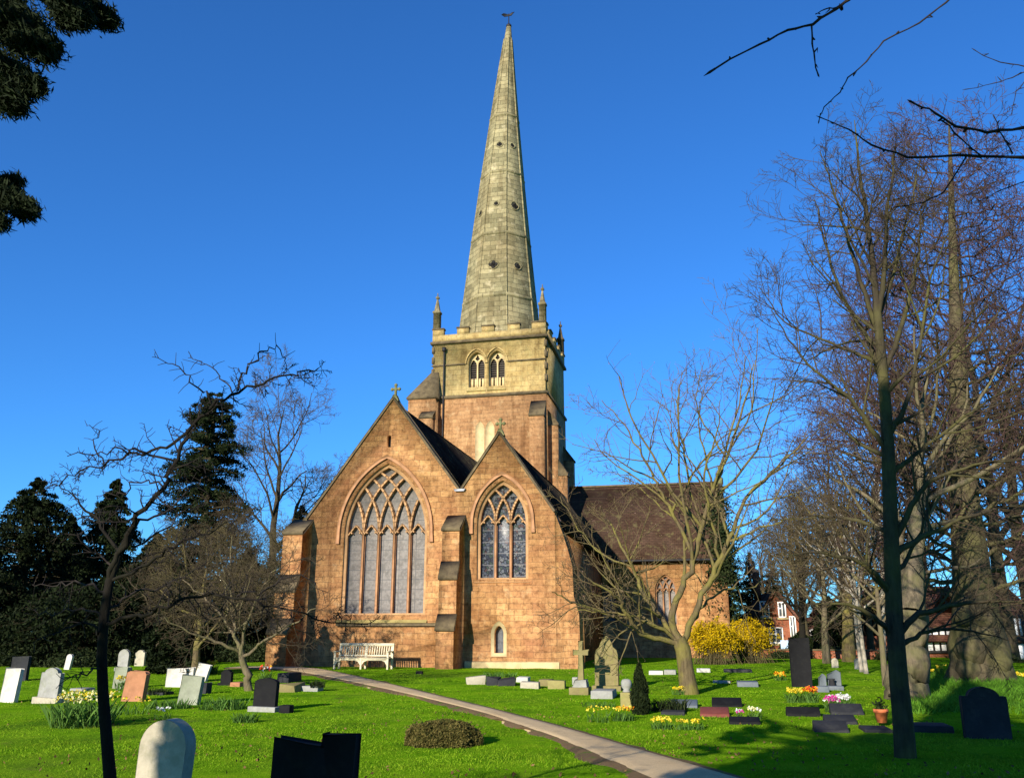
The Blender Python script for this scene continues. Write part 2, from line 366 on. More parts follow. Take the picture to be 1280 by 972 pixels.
M['stone_yellow'] = stone_mat('yellow_mossy_stone', (.25,.22,.085), (.19,.21,.055), .6)
M['stone_blue'] = stone_mat('blue_grey_granite', (.12,.14,.155), (.10,.12,.11), .4, .5)
M['plastic_blue'] = plain('pale_blue_paint', (.35,.48,.65), .5, .1)

# ------------------------------------------------------------------ ground, path
def spaced(a, b, fine0, fine1, st):
    f = list(np.arange(fine0, fine1 + .01, st)); lo = [a, a*.5 + fine0*.5, fine0 - 30, fine0 - 8]; hi = [fine1 + 8, fine1 + 30, b*.5 + fine1*.5, b]
    return np.array(lo + f + hi)
xs = spaced(-1500, 1500, -32, 32, 1.0); ys = spaced(-1500, 1500, -6, 46, 1.0)
X, Y = np.meshgrid(xs, ys); rg = np.random.default_rng(3)
near = (np.abs(X) < 40) & (Y < 50) & (Y > -10)
Z = gz(X, Y) + near * rg.normal(0, .008, X.shape)
nx, ny = len(xs), len(ys); i = np.arange(ny - 1)[:, None] * nx; j = np.arange(nx - 1)[None]
g = MB(); g.add(np.stack([X, Y, Z], -1).reshape(-1, 3), q=np.stack([i + j, i + j + 1, i + nx + j + 1, i + nx + j], -1).reshape(-1, 4))
tag(g.build('ground', M['lawn'], smooth=True), kind='structure')

PL = [(352,836),(368,838),(420,848),(500,867),(600,892),(700,925),(800,967)]
PR = [(352,833.5),(384,835.5),(440,846),(520,863),(606,884),(706,911),(882,966)]
L3 = [ground(*p) for p in PL]; R3 = [ground(*p) for p in PR]
L3.append(L3[-1] + (L3[-1] - L3[-2]) * 4); R3.append(R3[-1] + (R3[-1] - R3[-2]) * 3.2)
d0 = (L3[0] + R3[0]) / 2; L3.insert(0, L3[0] + np.array([-2, .3, 0])); R3.insert(0, R3[0] + np.array([-2, .3, 0]))
def resample(P, n):
    P = np.asarray(P); s = np.r_[0, np.cumsum(np.linalg.norm(np.diff(P, axis=0), axis=1))]
    t = np.linspace(0, s[-1], n); return np.stack([np.interp(t, s, P[:, k]) for k in range(3)], 1)
LA, RA = resample(L3, 90), resample(R3, 90); MIDP = (LA + RA) / 2; HW = np.linalg.norm(LA - RA, axis=1) / 2
def strip(mid, half, zoff, name, mat, jit, seed):
    r = np.random.default_rng(seed); n = len(mid); T = np.gradient(mid, axis=0); T[:, 2] = 0; T /= np.linalg.norm(T, axis=1, keepdims=True)
    S = np.stack([T[:, 1], -T[:, 0], 0 * T[:, 0]], 1)
    rows = []
    for k in np.linspace(-1, 1, 7):
        p = mid + S * (half * k)[:, None] + S * (r.normal(0, jit, n) * (abs(k) == 1))[:, None]
        p[:, 2] = gz(p[:, 0], p[:, 1]) + zoff - .03 * (abs(k) == 1) + .03 * (abs(k) < 1) ; rows.append(p)
    V = np.stack(rows, 1); i = np.arange(n - 1)[:, None] * 7; j = np.arange(6)[None]
    b = MB(); b.add(V.reshape(-1, 3), q=np.stack([i + j, i + j + 1, i + 8 + j, i + 7 + j], -1).reshape(-1, 4))
    return tag(b.build(name, mat, smooth=True), kind='structure')
strip(MIDP, HW + .16, .006, 'path_verge', M['soil'], .09, 1)
strip(MIDP, HW, .016, 'path', M['path'], .06, 2)

# ------------------------------------------------------------------ grass blades
def path_dist(x, y):
    d = np.full(x.shape, 1e9)
    for a, h in zip(MIDP, HW): d = np.minimum(d, np.hypot(x - a[0], y - a[1]) - h)
    return d
rg = np.random.default_rng(11); n = 230000
inv = rg.uniform(1 / 42, 1 / 7.5, n); yy = 1 / inv; xx = rg.uniform(-.66, .66, n) * yy
ok = (path_dist(xx, yy) > rg.uniform(-.12, .30, n)); u_ = (xx - ORG[0]) * NV[0] + (yy - ORG[1]) * NV[1]; v_ = (xx - ORG[0]) * WV[0] + (yy - ORG[1]) * WV[1]
ok &= ~((v_ > -.2) & (u_ < 8) & (u_ > -6)); xx, yy = xx[ok], yy[ok]; n = len(xx)
clump = .65 + .6 * (np.sin(xx * 2.1 + 1.3 * np.sin(yy * 1.7)) * np.cos(yy * 2.6 + xx) * .5 + .5)
hh = rg.uniform(.012, .034, n) * clump; sc = np.clip(yy / 9, .8, 4); az = rg.uniform(0, 6.283, n); wd = .0045 * sc
b0 = np.stack([xx, yy, gz(xx, yy) - .005], 1); side = np.stack([np.cos(az) * wd, np.sin(az) * wd, 0 * az], 1)
tip = b0 + np.stack([rg.normal(0, .020, n), rg.normal(0, .020, n), hh], 1)
g = MB(); g.add(np.stack([b0 - side, b0 + side, tip], 1).reshape(-1, 3), t=np.arange(3 * n).reshape(-1, 3))
tag(g.build('lawn_grass', M['blade']), 'short bright green grass covering the churchyard lawn', 'grass', kind='stuff')
#--CHURCH--
# ================================================================== CHURCH
church = thing('church', 'red sandstone parish church with twin gables, yellow stone tower and tall octagonal spire', 'church', ORG, -PSI)
def part(b, name, mat, parent=church, bv=0, smooth=False):
    o = b.build(name, mat, parent, smooth)
    if bv: bevel(o, bv, 1)
    return o
def arch(cx, a, z0, zs, h, n=14):
    """pointed arch outline: half width a, sill z0, spring zs, rise h; counter-clockwise"""
    Rr = (a * a + h * h) / (2 * a); th = math.asin(min(1, h / Rr)); o = [(cx - a, z0), (cx + a, z0)]
    for k in range(n + 1):
        t = th * k / n; o.append((cx + a - Rr + Rr * math.cos(t), zs + Rr * math.sin(t)))
    for k in range(n - 1, -1, -1):
        t = th * k / n; o.append((cx - a + Rr - Rr * math.cos(t), zs + Rr * math.sin(t)))
    return o
def arch_top(cx, a, zs, h, n=20):
    return arch(cx, a, zs, zs, h, n)[2:]
def gothic_window(cx, a, z0, zs, h, v, lights, glass, sub_d=.30, mat='dressed', frame_w=.14, hood=True, parent=church, inter=True, mw=.047):
    """window set in a hole of half width a; v is the wall face"""
    w = MB(); outer = arch(cx, a, z0, zs, h); ai = a - frame_w; k = ai / a
    inner = arch(cx, ai, z0 + .06, zs, h - frame_w * 1.25)
    w.prism(outer, v + .16, v + .16 + .2, 'y', holes=[inner])
    win = part(w, 'window', M[mat], parent)
    gl = MB(); gl.prism(arch(cx, a - .03, z0 + .02, zs, h - .04), v + sub_d + .10, v + sub_d + .13); part(gl, 'glass', M[glass], win)
    Rr = (ai * ai + (h - frame_w * 1.25) ** 2) / (2 * ai); hi = h - frame_w * 1.25
    def inside(x, z):
        if z < zs: return abs(x - cx) <= ai
        return math.hypot(x - (cx + ai - Rr), z - zs) <= Rr + .02 and math.hypot(x - (cx - ai + Rr), z - zs) <= Rr + .02
    m = MB(); step = 2 * ai / lights
    vm = v + sub_d - .03
    def bar(pts, wd):
        pts = [p for p in pts]
        for p, q in zip(pts[:-1], pts[1:]):
            d = np.array([q[0] - p[0], q[1] - p[1]]); L = np.linalg.norm(d)
            if L < 1e-5: continue
            nrm = np.array([-d[1], d[0]]) / L * wd; e = d / L * wd * .5
            c = [(p[0] - e[0] + nrm[0], p[1] - e[1] + nrm[1]), (p[0] - e[0] - nrm[0], p[1] - e[1] - nrm[1]), (q[0] + e[0] - nrm[0], q[1] + e[1] - nrm[1]), (q[0] + e[0] + nrm[0], q[1] + e[1] + nrm[1])]
            m.prism(c[::-1], vm - .07, vm + .12)
    for i in range(1, lights):
        x = cx - ai + step * i
        bar([(x, z0 + .05), (x, zs)], mw)
    mull = part(m, 'mullion', M['dressed_red'], win)
    m = MB()
    for i in range(0, lights + 1):
        x = cx - ai + step * i
        for sgn in (1, -1):
            pts = [(x + sgn * (Rr - Rr * math.cos(t)), zs + Rr * math.sin(t)) for t in np.linspace(0, 1.45, 40)]
            pts = [p for p in pts if inside(*p)]
            if len(pts) > 2 and 0 < i < lights: bar(pts[::2] + [pts[-1]], mw * .9)
    for i in range(lights):                          # cusped heads of the lights
        x0 = cx - ai + step * (i + .5); hs = step * .5
        for sgn in (1, -1):
            bar([(x0 + sgn * hs, zs - .05), (x0 + sgn * hs * .62, zs + .10), (x0 + sgn * hs * .50, zs + .02)], mw * .55)
            bar([(x0 + sgn * hs * .62, zs + .10), (x0 + sgn * hs * .25, zs + hs * .75), (x0, zs + hs * 1.0)], mw * .6)
    if m.n: part(m, 'tracery', M[mat], win)
    if hood:
        hp = [(cx - a - .13, zs - .45)] + arch_top(cx, a + .13, zs, h + .19)[::-1] + [(cx + a + .13, zs - .45)]
        hb = MB()
        ho = [(cx - a - .30, zs - .45)] + arch_top(cx, a + .27, zs, h + .36)[::-1] + [(cx + a + .30, zs - .45)]
        hb.prism(ho + hp[::-1], v - .10, v + .05)
        part(hb, 'hood_mould', M['dressed_red'], win)
    return win

ZB = -.25
# ---- east front: chancel and chapel gables in one wall
VL = (2.78, 7.45); A1 = (-.40, 11.77); A2 = (4.50, 9.94); EL = (-4.30, 6.38); ER = (6.88, 6.44)
W1 = dict(cx=-.57, a=1.92, z0=2.32, zs=5.75, h=3.05)
W2 = dict(cx=4.64, a=1.12, z0=3.72, zs=6.05, h=1.80)
f = MB(); slit = arch(-.55, .11, 9.50, 9.95, .12, 4); lan = arch(4.52, .19, .80, 1.55, .32, 6)
f.prism([(-4.30, ZB), (6.88, ZB), ER, A2, VL, A1, EL], 0, .6, 'y', holes=[arch(**W1), arch(**W2), slit, lan])
part(f, 'wall', M['red'])
gothic_window(**W1, v=0, lights=5, glass='glass_grey')
gothic_window(**W2, v=0, lights=3, glass='glass_blue', sub_d=.26)
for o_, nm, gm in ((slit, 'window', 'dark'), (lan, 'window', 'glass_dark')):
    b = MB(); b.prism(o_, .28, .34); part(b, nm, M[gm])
b = MB()                                              # lancet surround
lo = arch(4.52, .33, .66, 1.55, .50, 6); li = arch(4.52, .195, .795, 1.55, .33, 6)
b.prism(lo, -.012, .05, 'y', holes=[li]); part(b, 'lancet_surround', M['palestone'])
b = MB(); b.prism([(-2.55, 1.86), (-2.55, 1.98)] + [(-2.55, 1.98), (2.15, 1.98), (2.15, 1.86)][1:], -.14, .03); 
part(b, 'string_course', M['weathered'])
b = MB(); b.prism([(-.13, 1.985), (.24, 2.34), (.24, 1.985)], -2.62, 1.45, 'x'); part(b, 'sill', M['sill'])
b = MB(); b.prism([(-.05, 3.58), (.24, 3.74), (.24, 3.58)], 3.45, 5.82, 'x'); part(b, 'sill', M['dressed'])
b = MB(); b.prism([(-.06, ZB), (-.06, .42), (0.02, .50), (.02, ZB)], 3.1, 7.0, 'x'); part(b, 'plinth', M['palestone'])
def coping(p, q, v0, v1, th, name='coping', mat='weathered', up=.05):
    d = np.array(q) - np.array(p); L = np.linalg.norm(d); n_ = np.array([-d[1], d[0]]) / L
    if n_[1] < 0: n_ = -n_
    b = MB(); a = np.array(p) - n_ * (th - up); c = np.array(q) - n_ * (th - up); a2 = np.array(p) + n_ * up; c2 = np.array(q) + n_ * up
    b.prism([tuple(a), tuple(c), tuple(c2), tuple(a2)], v0, v1); return part(b, name, M[mat])
coping(EL, A1, -.07, .65, .10); coping(A1, VL, -.07, .65, .10); coping(VL, A2, -.07, .65, .10); coping(A2, ER, -.07, .65, .10)
b = MB(); b.prism([(2.52, 7.52), (2.58, 7.42), (2.98, 7.42), (3.04, 7.52)], -.12, .1); part(b, 'gutter', M['lead'])
b = MB()                                               # east end quoins and kneeler of the chancel
b.prism([(-4.62, 6.05), (-4.2, 6.05), (-4.2, 6.5), (-4.32, 6.5)], -.08, .6); part(b, 'kneeler', M['weathered'])
def finial_cross(u, z, v, s=.42):
    b = MB(); b.box(u - .05*s/.42, u + .05*s/.42, v - .05, v + .05, z - .1, z + s * 1.25)
    b.box(u - s * .42, u + s * .42, v - .045, v + .045, z + s * .65, z + s * .88)
    for a in ((-s*.42, s*.765), (s*.42, s*.765), (0, s*1.25)): b.lathe([(.01, -.09), (.085, -.03), (.085, .03), (.01, .09)], 6, (u + a[0], v, z + a[1]))
    b.prism([(u - .2, z - .28), (u + .2, z - .28), (u + .07, z + .02), (u - .07, z + .02)], v - .15, v + .15)
    return part(b, 'gable_cross', M['mosscross'])
finial_cross(A1[0], A1[1] + .16, .25, .40); finial_cross(A2[0], A2[1] + .16, .25, .36)
# ---- side walls and roofs
VT = 16.0                                              # tower face
b = MB(); b.box(-4.30, -3.7, .603, VT, ZB, 6.2); part(b, 'wall', M['red'])
b = MB(); b.box(6.28, 6.878, .603, VT + .3, ZB, 6.3); part(b, 'wall', M['red'])
def slope(p, q, v0, v1, th=.18, mat='slate', over=0):
    d = np.array(q) - np.array(p); L = np.linalg.norm(d); n_ = np.array([-d[1], d[0]]) / L
    if n_[1] < 0: n_ = -n_
    b = MB(); b.prism([tuple(p), tuple(q), tuple(np.array(q) - n_ * th), tuple(np.array(p) - n_ * th)], v0, v1); return part(b, 'roof', M[mat])
sk = .12
def down(p, k=.14): return (p[0], p[1] - k)
slope((-4.75, 5.78), down(A1), .62, VT, mat='slate'); slope(down(A1), down(VL), .62, VT)
slope(down(VL), down(A2), .62, VT + 4); slope(down(A2), (7.25, 5.75), .62, VT + 1)
b = MB(); b.box(2.55, 3.0, .62, VT, 7.1, 7.35); part(b, 'valley_gutter', M['lead'])
# ---- buttresses of the east front
def buttress(u0, u1, prof, name='buttress', mat='red', cap=True):
    """prof: list of (v, z) outline in the v-z plane; outermost negative v"""
    b = MB(); b.prism(prof, u0, u1, 'x'); o = part(b, name, M[mat])
    return o
def stepped(u0, u1, steps, v_wall=0.02, zb=ZB, mat='red', capmat='weathered', out=-1, taper=0):
    """steps: (projection, top of vertical face, top of weathering)"""
    ps = [(v_wall, zb)]; caps = []
    for i, (pr, z1, z2) in enumerate(steps):
        nxt = steps[i + 1][0] if i + 1 < len(steps) else 0.0
        ps += [(v_wall + out * pr, zb if i == 0 else steps[i-1][2]), (v_wall + out * pr, z1)]
        caps.append((pr, nxt, z1, z2))
        ps += [(v_wall + out * nxt, z2)]
    clean = []
    for p in ps:
        if not clean or (abs(clean[-1][0]-p[0]) + abs(clean[-1][1]-p[1])) > 1e-6: clean.append(p)
    b = MB(); b.prism(clean, u0, u1, 'x'); o = part(b, 'buttress', M[mat])
    for pr, nx_, z1, z2 in caps:
        c = MB(); x0 = v_wall + out * pr; x1 = v_wall + out * nx_
        c.prism([(x0 + out * .07, z1 - .10), (x0 + out * .07, z1 + .02), (x1, z2 + .07), (x1, z2 - .02), (x0 - out*.02, z1 - .10)], u0 - .035, u1 + .035, 'x'); part(c, 'weathering', M[capmat], o)
    return o
stepped(2.28, 3.02, [(1.45, 1.75, 2.25), (1.15, 3.75, 4.35), (.85, 5.75, 6.35)])
stepped(-4.85, -3.95, [(1.75, 1.6, 2.1), (1.35, 3.3, 3.9), (.95, 5.75, 6.35)])
# the north-east corner: battered, stepping out towards the ground
b = MB(); b.prism([(6.86, ZB), (7.86, ZB), (7.82, 2.3), (7.62, 3.0), (7.58, 4.2), (7.40, 4.9), (7.18, 5.6), (6.92, 6.30), (6.86, 6.30)], .004, 1.3); part(b, 'buttress', M['red'])
b = MB(); b.prism([(-5.5, ZB), (-5.4, 2.1), (-5.05, 2.9), (-4.98, 4.6), (-4.32, 5.6), (-4.32, ZB)], -.02, 1.0); part(b, 'buttress', M['red'])

# ---- tower
TL, TR = -3.84, 3.73; TC = (TL + TR) / 2; HWT = (TR - TL) / 2; VB = VT + HWT * 2; VC = VT + HWT
tower = MB(); tower.box(TL, TR, VT, VB, ZB, 16.15); tower = part(tower, 'tower', M['redtower'])
def tpart(b, name, mat, bv=0): return part(b, name, M[mat], tower, bv)
wl1 = dict(cx=wl(595, 470, VT)[0], a=.56, z0=16.75, zs=18.35, h=.80); wl2 = dict(wl1, cx=wl(620.3, 470, VT)[0])
b = MB(); IN = .06
b.prism([(TL + IN, 16.15), (TR - IN, 16.15), (TR - IN, 19.95), (TL + IN, 19.95)], VT + IN, VT + .7, 'y', holes=[arch(**wl1), arch(**wl2)])
b.box(TR - .7, TR - IN, VT + .7, VB - IN, 16.15, 19.95); b.box(TL + IN, TL + .7, VT + .7, VB - IN, 16.15, 19.95); b.box(TL + .7, TR - .7, VB - .7, VB - IN, 16.15, 19.95)
tpart(b, 'belfry_wall', 'yellow')
for wd in (wl1, wl2):
    b = MB(); c, a = wd['cx'], wd['a']; vv = VT + IN
    b.prism(arch(c, a, wd['z0'], wd['zs'], wd['h']), vv + .3, vv + .38, 'y', holes=[arch(c - .26, .215, wd['z0'] + .08, wd['zs'] - .1, .42, 6), arch(c + .26, .215, wd['z0'] + .08, wd['zs'] - .1, .42, 6), [(c, wd['zs'] + .22), (c + .16, wd['zs'] + .38), (c, wd['zs'] + .66), (c - .16, wd['zs'] + .38)]])
    o = tpart(b, 'belfry_window', 'palestone')
    b = MB()
    for k in range(12):
        z = wd['z0'] + .62 + k * .15
        b.prism([(vv + .42, z - .06), (vv + .56, z + .08), (vv + .56, z + .05), (vv + .42, z - .09)], c - a, c + a, 'x')
    b.box(c - a, c + a, vv + .60, vv + .63, wd['z0'], wd['zs'] + wd['h'] * .9); part(b, 'louvre', M['louvre'], o)
    b = MB()
    for k in (-.36, -.13, .13, .36): b.box(c + k - .07, c + k + .07, vv + .39, vv + .46, wd['z0'], wd['z0'] + .66)
    part(b, 'pale_panel', M['palestone'], o)
    b = MB(); b.prism([(vv - .10, wd['z0'] - .28), (vv + .30, wd['z0'] + .03), (vv + .30, wd['z0'] - .28)], c - a - .06, c + a + .06, 'x'); part(b, 'sill', M['sill'], o)
    hb = MB(); ho = [(c - a - .20, wd['zs'] - .02)] + arch_top(c, a + .20, wd['zs'], wd['h'] + .28)[::-1] + [(c + a + .20, wd['zs'] - .02)]
    hi_ = [(c - a - .10, wd['zs'] - .02)] + arch_top(c, a + .10, wd['zs'], wd['h'] + .14)[::-1] + [(c + a + .10, wd['zs'] - .02)]
    hb.prism(ho + hi_[::-1], vv - .09, vv + .02); part(hb, 'hood_mould', M['yellow'], o)
def ring(z0, z1, pr, name, mat):
    b = MB(); b.box(TL - pr, TR + pr, VT - pr, VT + .25, z0, z1); b.box(TL - pr, TR + pr, VB - .25, VB + pr, z0, z1)
    b.box(TL - pr, TL + .25, VT + .25, VB - .25, z0, z1); b.box(TR - .25, TR + pr, VT + .25, VB - .25, z0, z1); return tpart(b, name, mat)
ring(16.05, 16.22, .10, 'string_course', 'weathered'); ring(19.80, 19.96, .12, 'string_course', 'weathered')
b = MB(); zz = wl1['zs'] - .06
b.box(TL - .02, wl1['cx'] - .75, VT - .02, VT + .08, zz, zz + .09); tpart(b, 'string_course', 'weathered'); b = MB(); b.box(wl2['cx'] + .75, TR + .02, VT - .02, VT + .08, zz, zz + .09); tpart(b, 'string_course', 'weathered')
b = MB()                                               # battlements
segs = [(0, .10), (.22, .325), (.44, .55), (.67, .775), (.88, 1)]
for side in range(4):
    for a, c in [(0, 1)] + segs:
        z0, z1 = (19.96, 20.42) if (a, c) == (0, 1) else (20.42, 20.80)
        l0, l1 = TL + (TR - TL) * a, TL + (TR - TL) * c; m0, m1 = VT + 2 * HWT * a, VT + 2 * HWT * c
        if side == 0: b.box(l0, l1, VT - .02, VT + .28, z0, z1)
        if side == 1: b.box(l0, l1, VB - .28, VB + .02, z0, z1)
        if side == 2: b.box(TL - .02, TL + .26, max(m0, VT + .285), min(m1, VB - .285), z0, z1)
        if side == 3: b.box(TR - .26, TR + .02, max(m0, VT + .285), min(m1, VB - .285), z0, z1)
tpart(b, 'battlement', 'yellow')
for a, c in segs:
    l0, l1 = TL + (TR - TL) * a, TL + (TR - TL) * c; b = MB(); b.box(l0 - .04, l1 + .04, VT - .07, VT + .33, 20.80, 20.90); tpart(b, 'battlement_cap', 'weathered')
    m0, m1 = VT + 2 * HWT * a, VT + 2 * HWT * c; b = MB(); b.box(TR - .31, TR + .07, max(m0, VT + .34), max(m0, VT + .34) * 0 + max(min(m1 + .04, VB), VT + .8), 20.80, 20.90); tpart(b, 'battlement_cap', 'weathered')
for (u, v) in ((TL + .22, VT + .2), (TR - .22, VT + .2), (TR - .22, VB - .2), (TL + .22, VB - .2)):
    b = MB(); b.lathe([(.30, 20.5), (.30, 22.0), (.36, 22.02), (.36, 22.14), (.24, 22.2), (.07, 23.0), (.06, 23.05), (.15, 23.1), (.15, 23.2), (.05, 23.26), (.03, 23.5)], 4, (u, v, 0), R(45))
    tpart(b, 'pinnacle', 'spire' if v < VC else 'weathered')
# corner work: set-offs and the stair turret on the left
b = MB(); b.box(TL - 1.33, TL + .5, VT - .62, VT + 1.6, ZB, 16.0); o = tpart(b, 'stair_turret', 'redtower')
c = MB(); u0, u1, v0, v1 = TL - 1.43, TL + .6, VT - .72, VT + 1.7
c.add([(u0, v0, 15.98), (u1, v0, 15.98), (u1, v1, 15.98), (u0, v1, 15.98), (u0, v0, 16.1), (u1, v0, 16.1), (u1, v1, 16.1), (u0, v1, 16.1), (TL - .02, VT - .01, 17.9), (TL + .45, VT - .01, 17.9), (TL + .45, VT + 1.0, 17.9), (TL - .02, VT + 1.0, 17.9)],
      q=[(0,3,2,1), (0,1,5,4), (1,2,6,5), (2,3,7,6), (3,0,4,7), (4,5,9,8), (5,6,10,9), (6,7,11,10), (7,4,8,11), (8,9,10,11)])
part(c, 'weathering', M['weathered'], o)
b = MB(); b.box(TL - .35, TL + .48, VT - 1.15, VT - .62, ZB, 14.6); o = tpart(b, 'buttress', 'redtower')
c = MB(); c.prism([(VT - 1.22, 14.55), (VT - 1.22, 14.68), (VT - .60, 15.15), (VT - .60, 14.55)], TL - .4, TL + .53, 'x'); part(c, 'weathering', M['weathered'], o)
def tbutt(u0, u1, v0, v1, z, out, mat='redtower'):
    b = MB(); b.box(u0, u1, v0, v1, ZB, z); o = tpart(b, 'buttress', mat); c = MB()
    if out == 'e': c.prism([(v0 - .07, z - .06), (v0 - .07, z + .06), (v1, z + 1.1), (v1, z - .06)], u0 - .05, u1 + .05, 'x')
    else: c.prism([(u1 + .07, z - .06), (u1 + .07, z + .06), (u0, z + 1.0), (u0, z - .06)], v0 - .05, v1 + .05, 'y')
    part(c, 'weathering', M['weathered'], o)
tbutt(TR - .95, TR - .05, VT - .75, VT - .003, 14.5, 'e')
tbutt(TR + .003, TR + .62, VT + .35, VT + 1.15, 14.1, 'n'); tbutt(TR + .622, TR + 1.15, VT + .35, VT + 1.15, 10.9, 'n')
ub = wl(716, 580, VB - 1.1)[0]; print('ub', ub, TR)
tbutt(TR + .003, max(TR + .2, ub), VB - 1.1, VB - .2, 13.0, 'n')
# worn corner strips of the belfry
for (u, v) in ((TR - .10, VT - .03), (TL - .02, VT - .03)):
    for k, z in enumerate((16.9, 17.7, 18.5, 19.2)): b = MB(); b.box(u, u + .16, v, v + .45, z, z + .42); tpart(b, 'corner_set_off', 'weathered')

ux = wl(555, 480, VT)[0]
b = MB(); b.tube([(ux, VT - .10, 19.3), (ux, VT - .10, 11.0)], .05, 8); b.lathe([(.05, 0), (.14, .08), (.14, .3), (.05, .32)], 8, (ux, VT - .12, 19.2)); tpart(b, 'drainpipe', 'iron')
for px in (600, 612.5):                                # blocked lancets
    uu = wl(px, 550, VT)[0]; b = MB(); b.prism(arch(uu, .30, 11.3, 13.9, .55, 6), VT - .025, VT + .05); tpart(b, 'blocked_lancet', 'palestone')
cu, cz = wl(694, 548, VC + .2)[0], 13.6
b = MB(); b.tube([(TR + .01, VC - .4, 13.0), (TR + .10, VC - .4, 13.0)], 1.0, 40, True); ck = tpart(b, 'clock_face', 'clock')
for k in range(12):
    a = k * math.pi / 6; b = MB(); b.tube([(TR + .115, VC - .4 + math.sin(a) * .70, 13 + math.cos(a) * .70), (TR + .115, VC - .4 + math.sin(a) * .90, 13 + math.cos(a) * .90)], .035, 4, True); part(b, 'hour_mark', M['gold'], ck)
for nm, a, L in (('hour_hand', 5.1, .5), ('minute_hand', 1.0, .75)):
    b = MB(); b.tube([(TR + .13, VC - .4, 13), (TR + .13, VC - .4 + math.sin(a) * L, 13 + math.cos(a) * L)], [.05, .02], 4, True); part(b, nm, M['gold'], ck)
# ---- spire (octagonal, its tip a little out of true)
tipu, tipz = wl(636, 34, VC); zb = 20.2
lu, ru = wl(574.5, 402, VC)[0], wl(677, 398, VC)[0]; SC = TC + .0; SR = (ru - lu) / 2 / math.cos(R(8))
print('spire', lu, ru, TC, SR, tipu, tipz)
SC = (lu + ru) / 2
def sax(z): 
    t = (z - zb) / (tipz - zb); return SC + (tipu - SC) * t * t, VC
def srad(z, k=0.0): 
    t = (z - zb) / (tipz - zb); return SR * (1 - t) + .19 * t + k
def oct_ring(z, r):
    c = sax(z); return [(c[0] + r * math.cos(R(22.5) + a * math.pi / 4), c[1] + r * math.sin(R(22.5) + a * math.pi / 4), z) for a in range(8)]
zsn = np.linspace(zb, tipz, 24); b = MB()
b.add([p for z in zsn for p in oct_ring(z, srad(z))], q=[(i * 8 + j, i * 8 + (j + 1) % 8, i * 8 + 8 + (j + 1) % 8, i * 8 + 8 + j) for i in range(23) for j in range(8)], p=[list(range(184, 192))])
spire = part(b, 'spire', M['spire'])
for py in (374, 294, 213, 138):
    z = wl(625, py, VC - 1.5)[1]; b = MB()
    rs = [(z - .12, .0), (z - .05, .09), (z + .06, .09), (z + .14, .0)]
    b.add([p for zz_, k in rs for p in oct_ring(zz_, srad(zz_, k))], q=[(i * 8 + j, i * 8 + (j + 1) % 8, i * 8 + 8 + (j + 1) % 8, i * 8 + 8 + j) for i in range(3) for j in range(8)])
    part(b, 'spire_band', M['spire'], spire)
b = MB()                                               # ribs on the eight edges
for a in range(8):
    b.tube([oct_ring(z, srad(z, .0))[a] for z in zsn[:-1:2]], .06, 5)
part(b, 'rib', M['spire'], spire)
def on_face(z, fa):
    rr = srad(z) * math.cos(R(22.5)); c = sax(z); return np.array([c[0] + rr * math.cos(fa), c[1] + rr * math.sin(fa), z])
for fa, py, s in ((R(-90), 335, .30), (R(-45), 335, .24), (R(-45), 257, .27), (R(-90), 178, .20), (R(-45), 178, .17), (R(-135), 262, .20), (R(-90), 256, .16)):
    z = wl(625, py, VC - 1.5)[1]; c = on_face(z, fa); nrm = np.array([math.cos(fa), math.sin(fa), .14]); t = np.array([-math.sin(fa), math.cos(fa), 0]); up = np.array([-.14 * math.cos(fa), -.14 * math.sin(fa), 1])
    b = MB()
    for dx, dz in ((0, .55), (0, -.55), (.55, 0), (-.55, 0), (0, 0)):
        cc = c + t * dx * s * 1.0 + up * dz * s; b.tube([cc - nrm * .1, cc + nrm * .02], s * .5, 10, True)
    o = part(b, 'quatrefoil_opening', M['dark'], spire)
    b = MB()
    for q in range(12):
        a0, a1 = q * math.pi / 6, (q + 1) * math.pi / 6
        pts = [c + nrm * .015 + (t * math.cos(a) + up * math.sin(a)) * s * (1.12 + .12 * abs(math.cos(2 * a))) for a in (a0, a1)]; b.tube(pts, .045, 4)
    part(b, 'quatrefoil_frame', M['spire'], o)
b = MB(); tc_ = sax(tipz)
b.lathe([(.19, tipz - .05), (.22, tipz + .05), (.20, tipz + .15), (.12, tipz + .25), (.04, tipz + .3), (.035, tipz + 1.2), (.01, tipz + 1.25)], 10, (tc_[0], tc_[1], 0)); wv = part(b, 'weathervane', M['iron'], spire)
b = MB(); z = tipz + 1.0; b.prism([(tc_[0] - .6, z + .22), (tc_[0] - .35, z - .02), (tc_[0] + .2, z), (tc_[0] + .45, z + .3), (tc_[0] + .25, z + .28), (tc_[0] + .02, z + .12), (tc_[0] - .4, z + .32)], tc_[1] - .02, tc_[1] + .02); part(b, 'cockerel', M['iron'], wv)
# ---- north transept
VF = 16.2; TE = 13.85; zE = 5.72; zR = 10.62; VR = VT + HWT; VF2 = 2 * VR - VF
wt1 = dict(cx=wl(761, 756, VF)[0], a=.45, z0=2.2, zs=3.7, h=.75); wt2 = dict(cx=wl(832, 735, VF)[0], a=.62, z0=2.0, zs=3.9, h=.95)
wt3 = dict(cx=12.4, a=.5, z0=2.0, zs=3.7, h=.8)
b = MB(); b.prism([(6.88, ZB), (TE, ZB), (TE, zE), (6.88, zE)], VF, VF + .5, 'y', holes=[arch(**wt1), arch(**wt2)]); part(b, 'wall', M['red'])
for q, l in ((wt1, 2), (wt2, 3)): gothic_window(**q, v=VF, lights=l, glass='glass_grey', frame_w=.09, mw=.04, hood=False, mat='dressed_red')
b = MB(); b.prism([(VF + .503, ZB), (VF2, ZB), (VF2, zE), (VR, zR - .15), (VF + .503, zE)], TE - .5, TE - .002, 'x'); part(b, 'wall', M['red'])
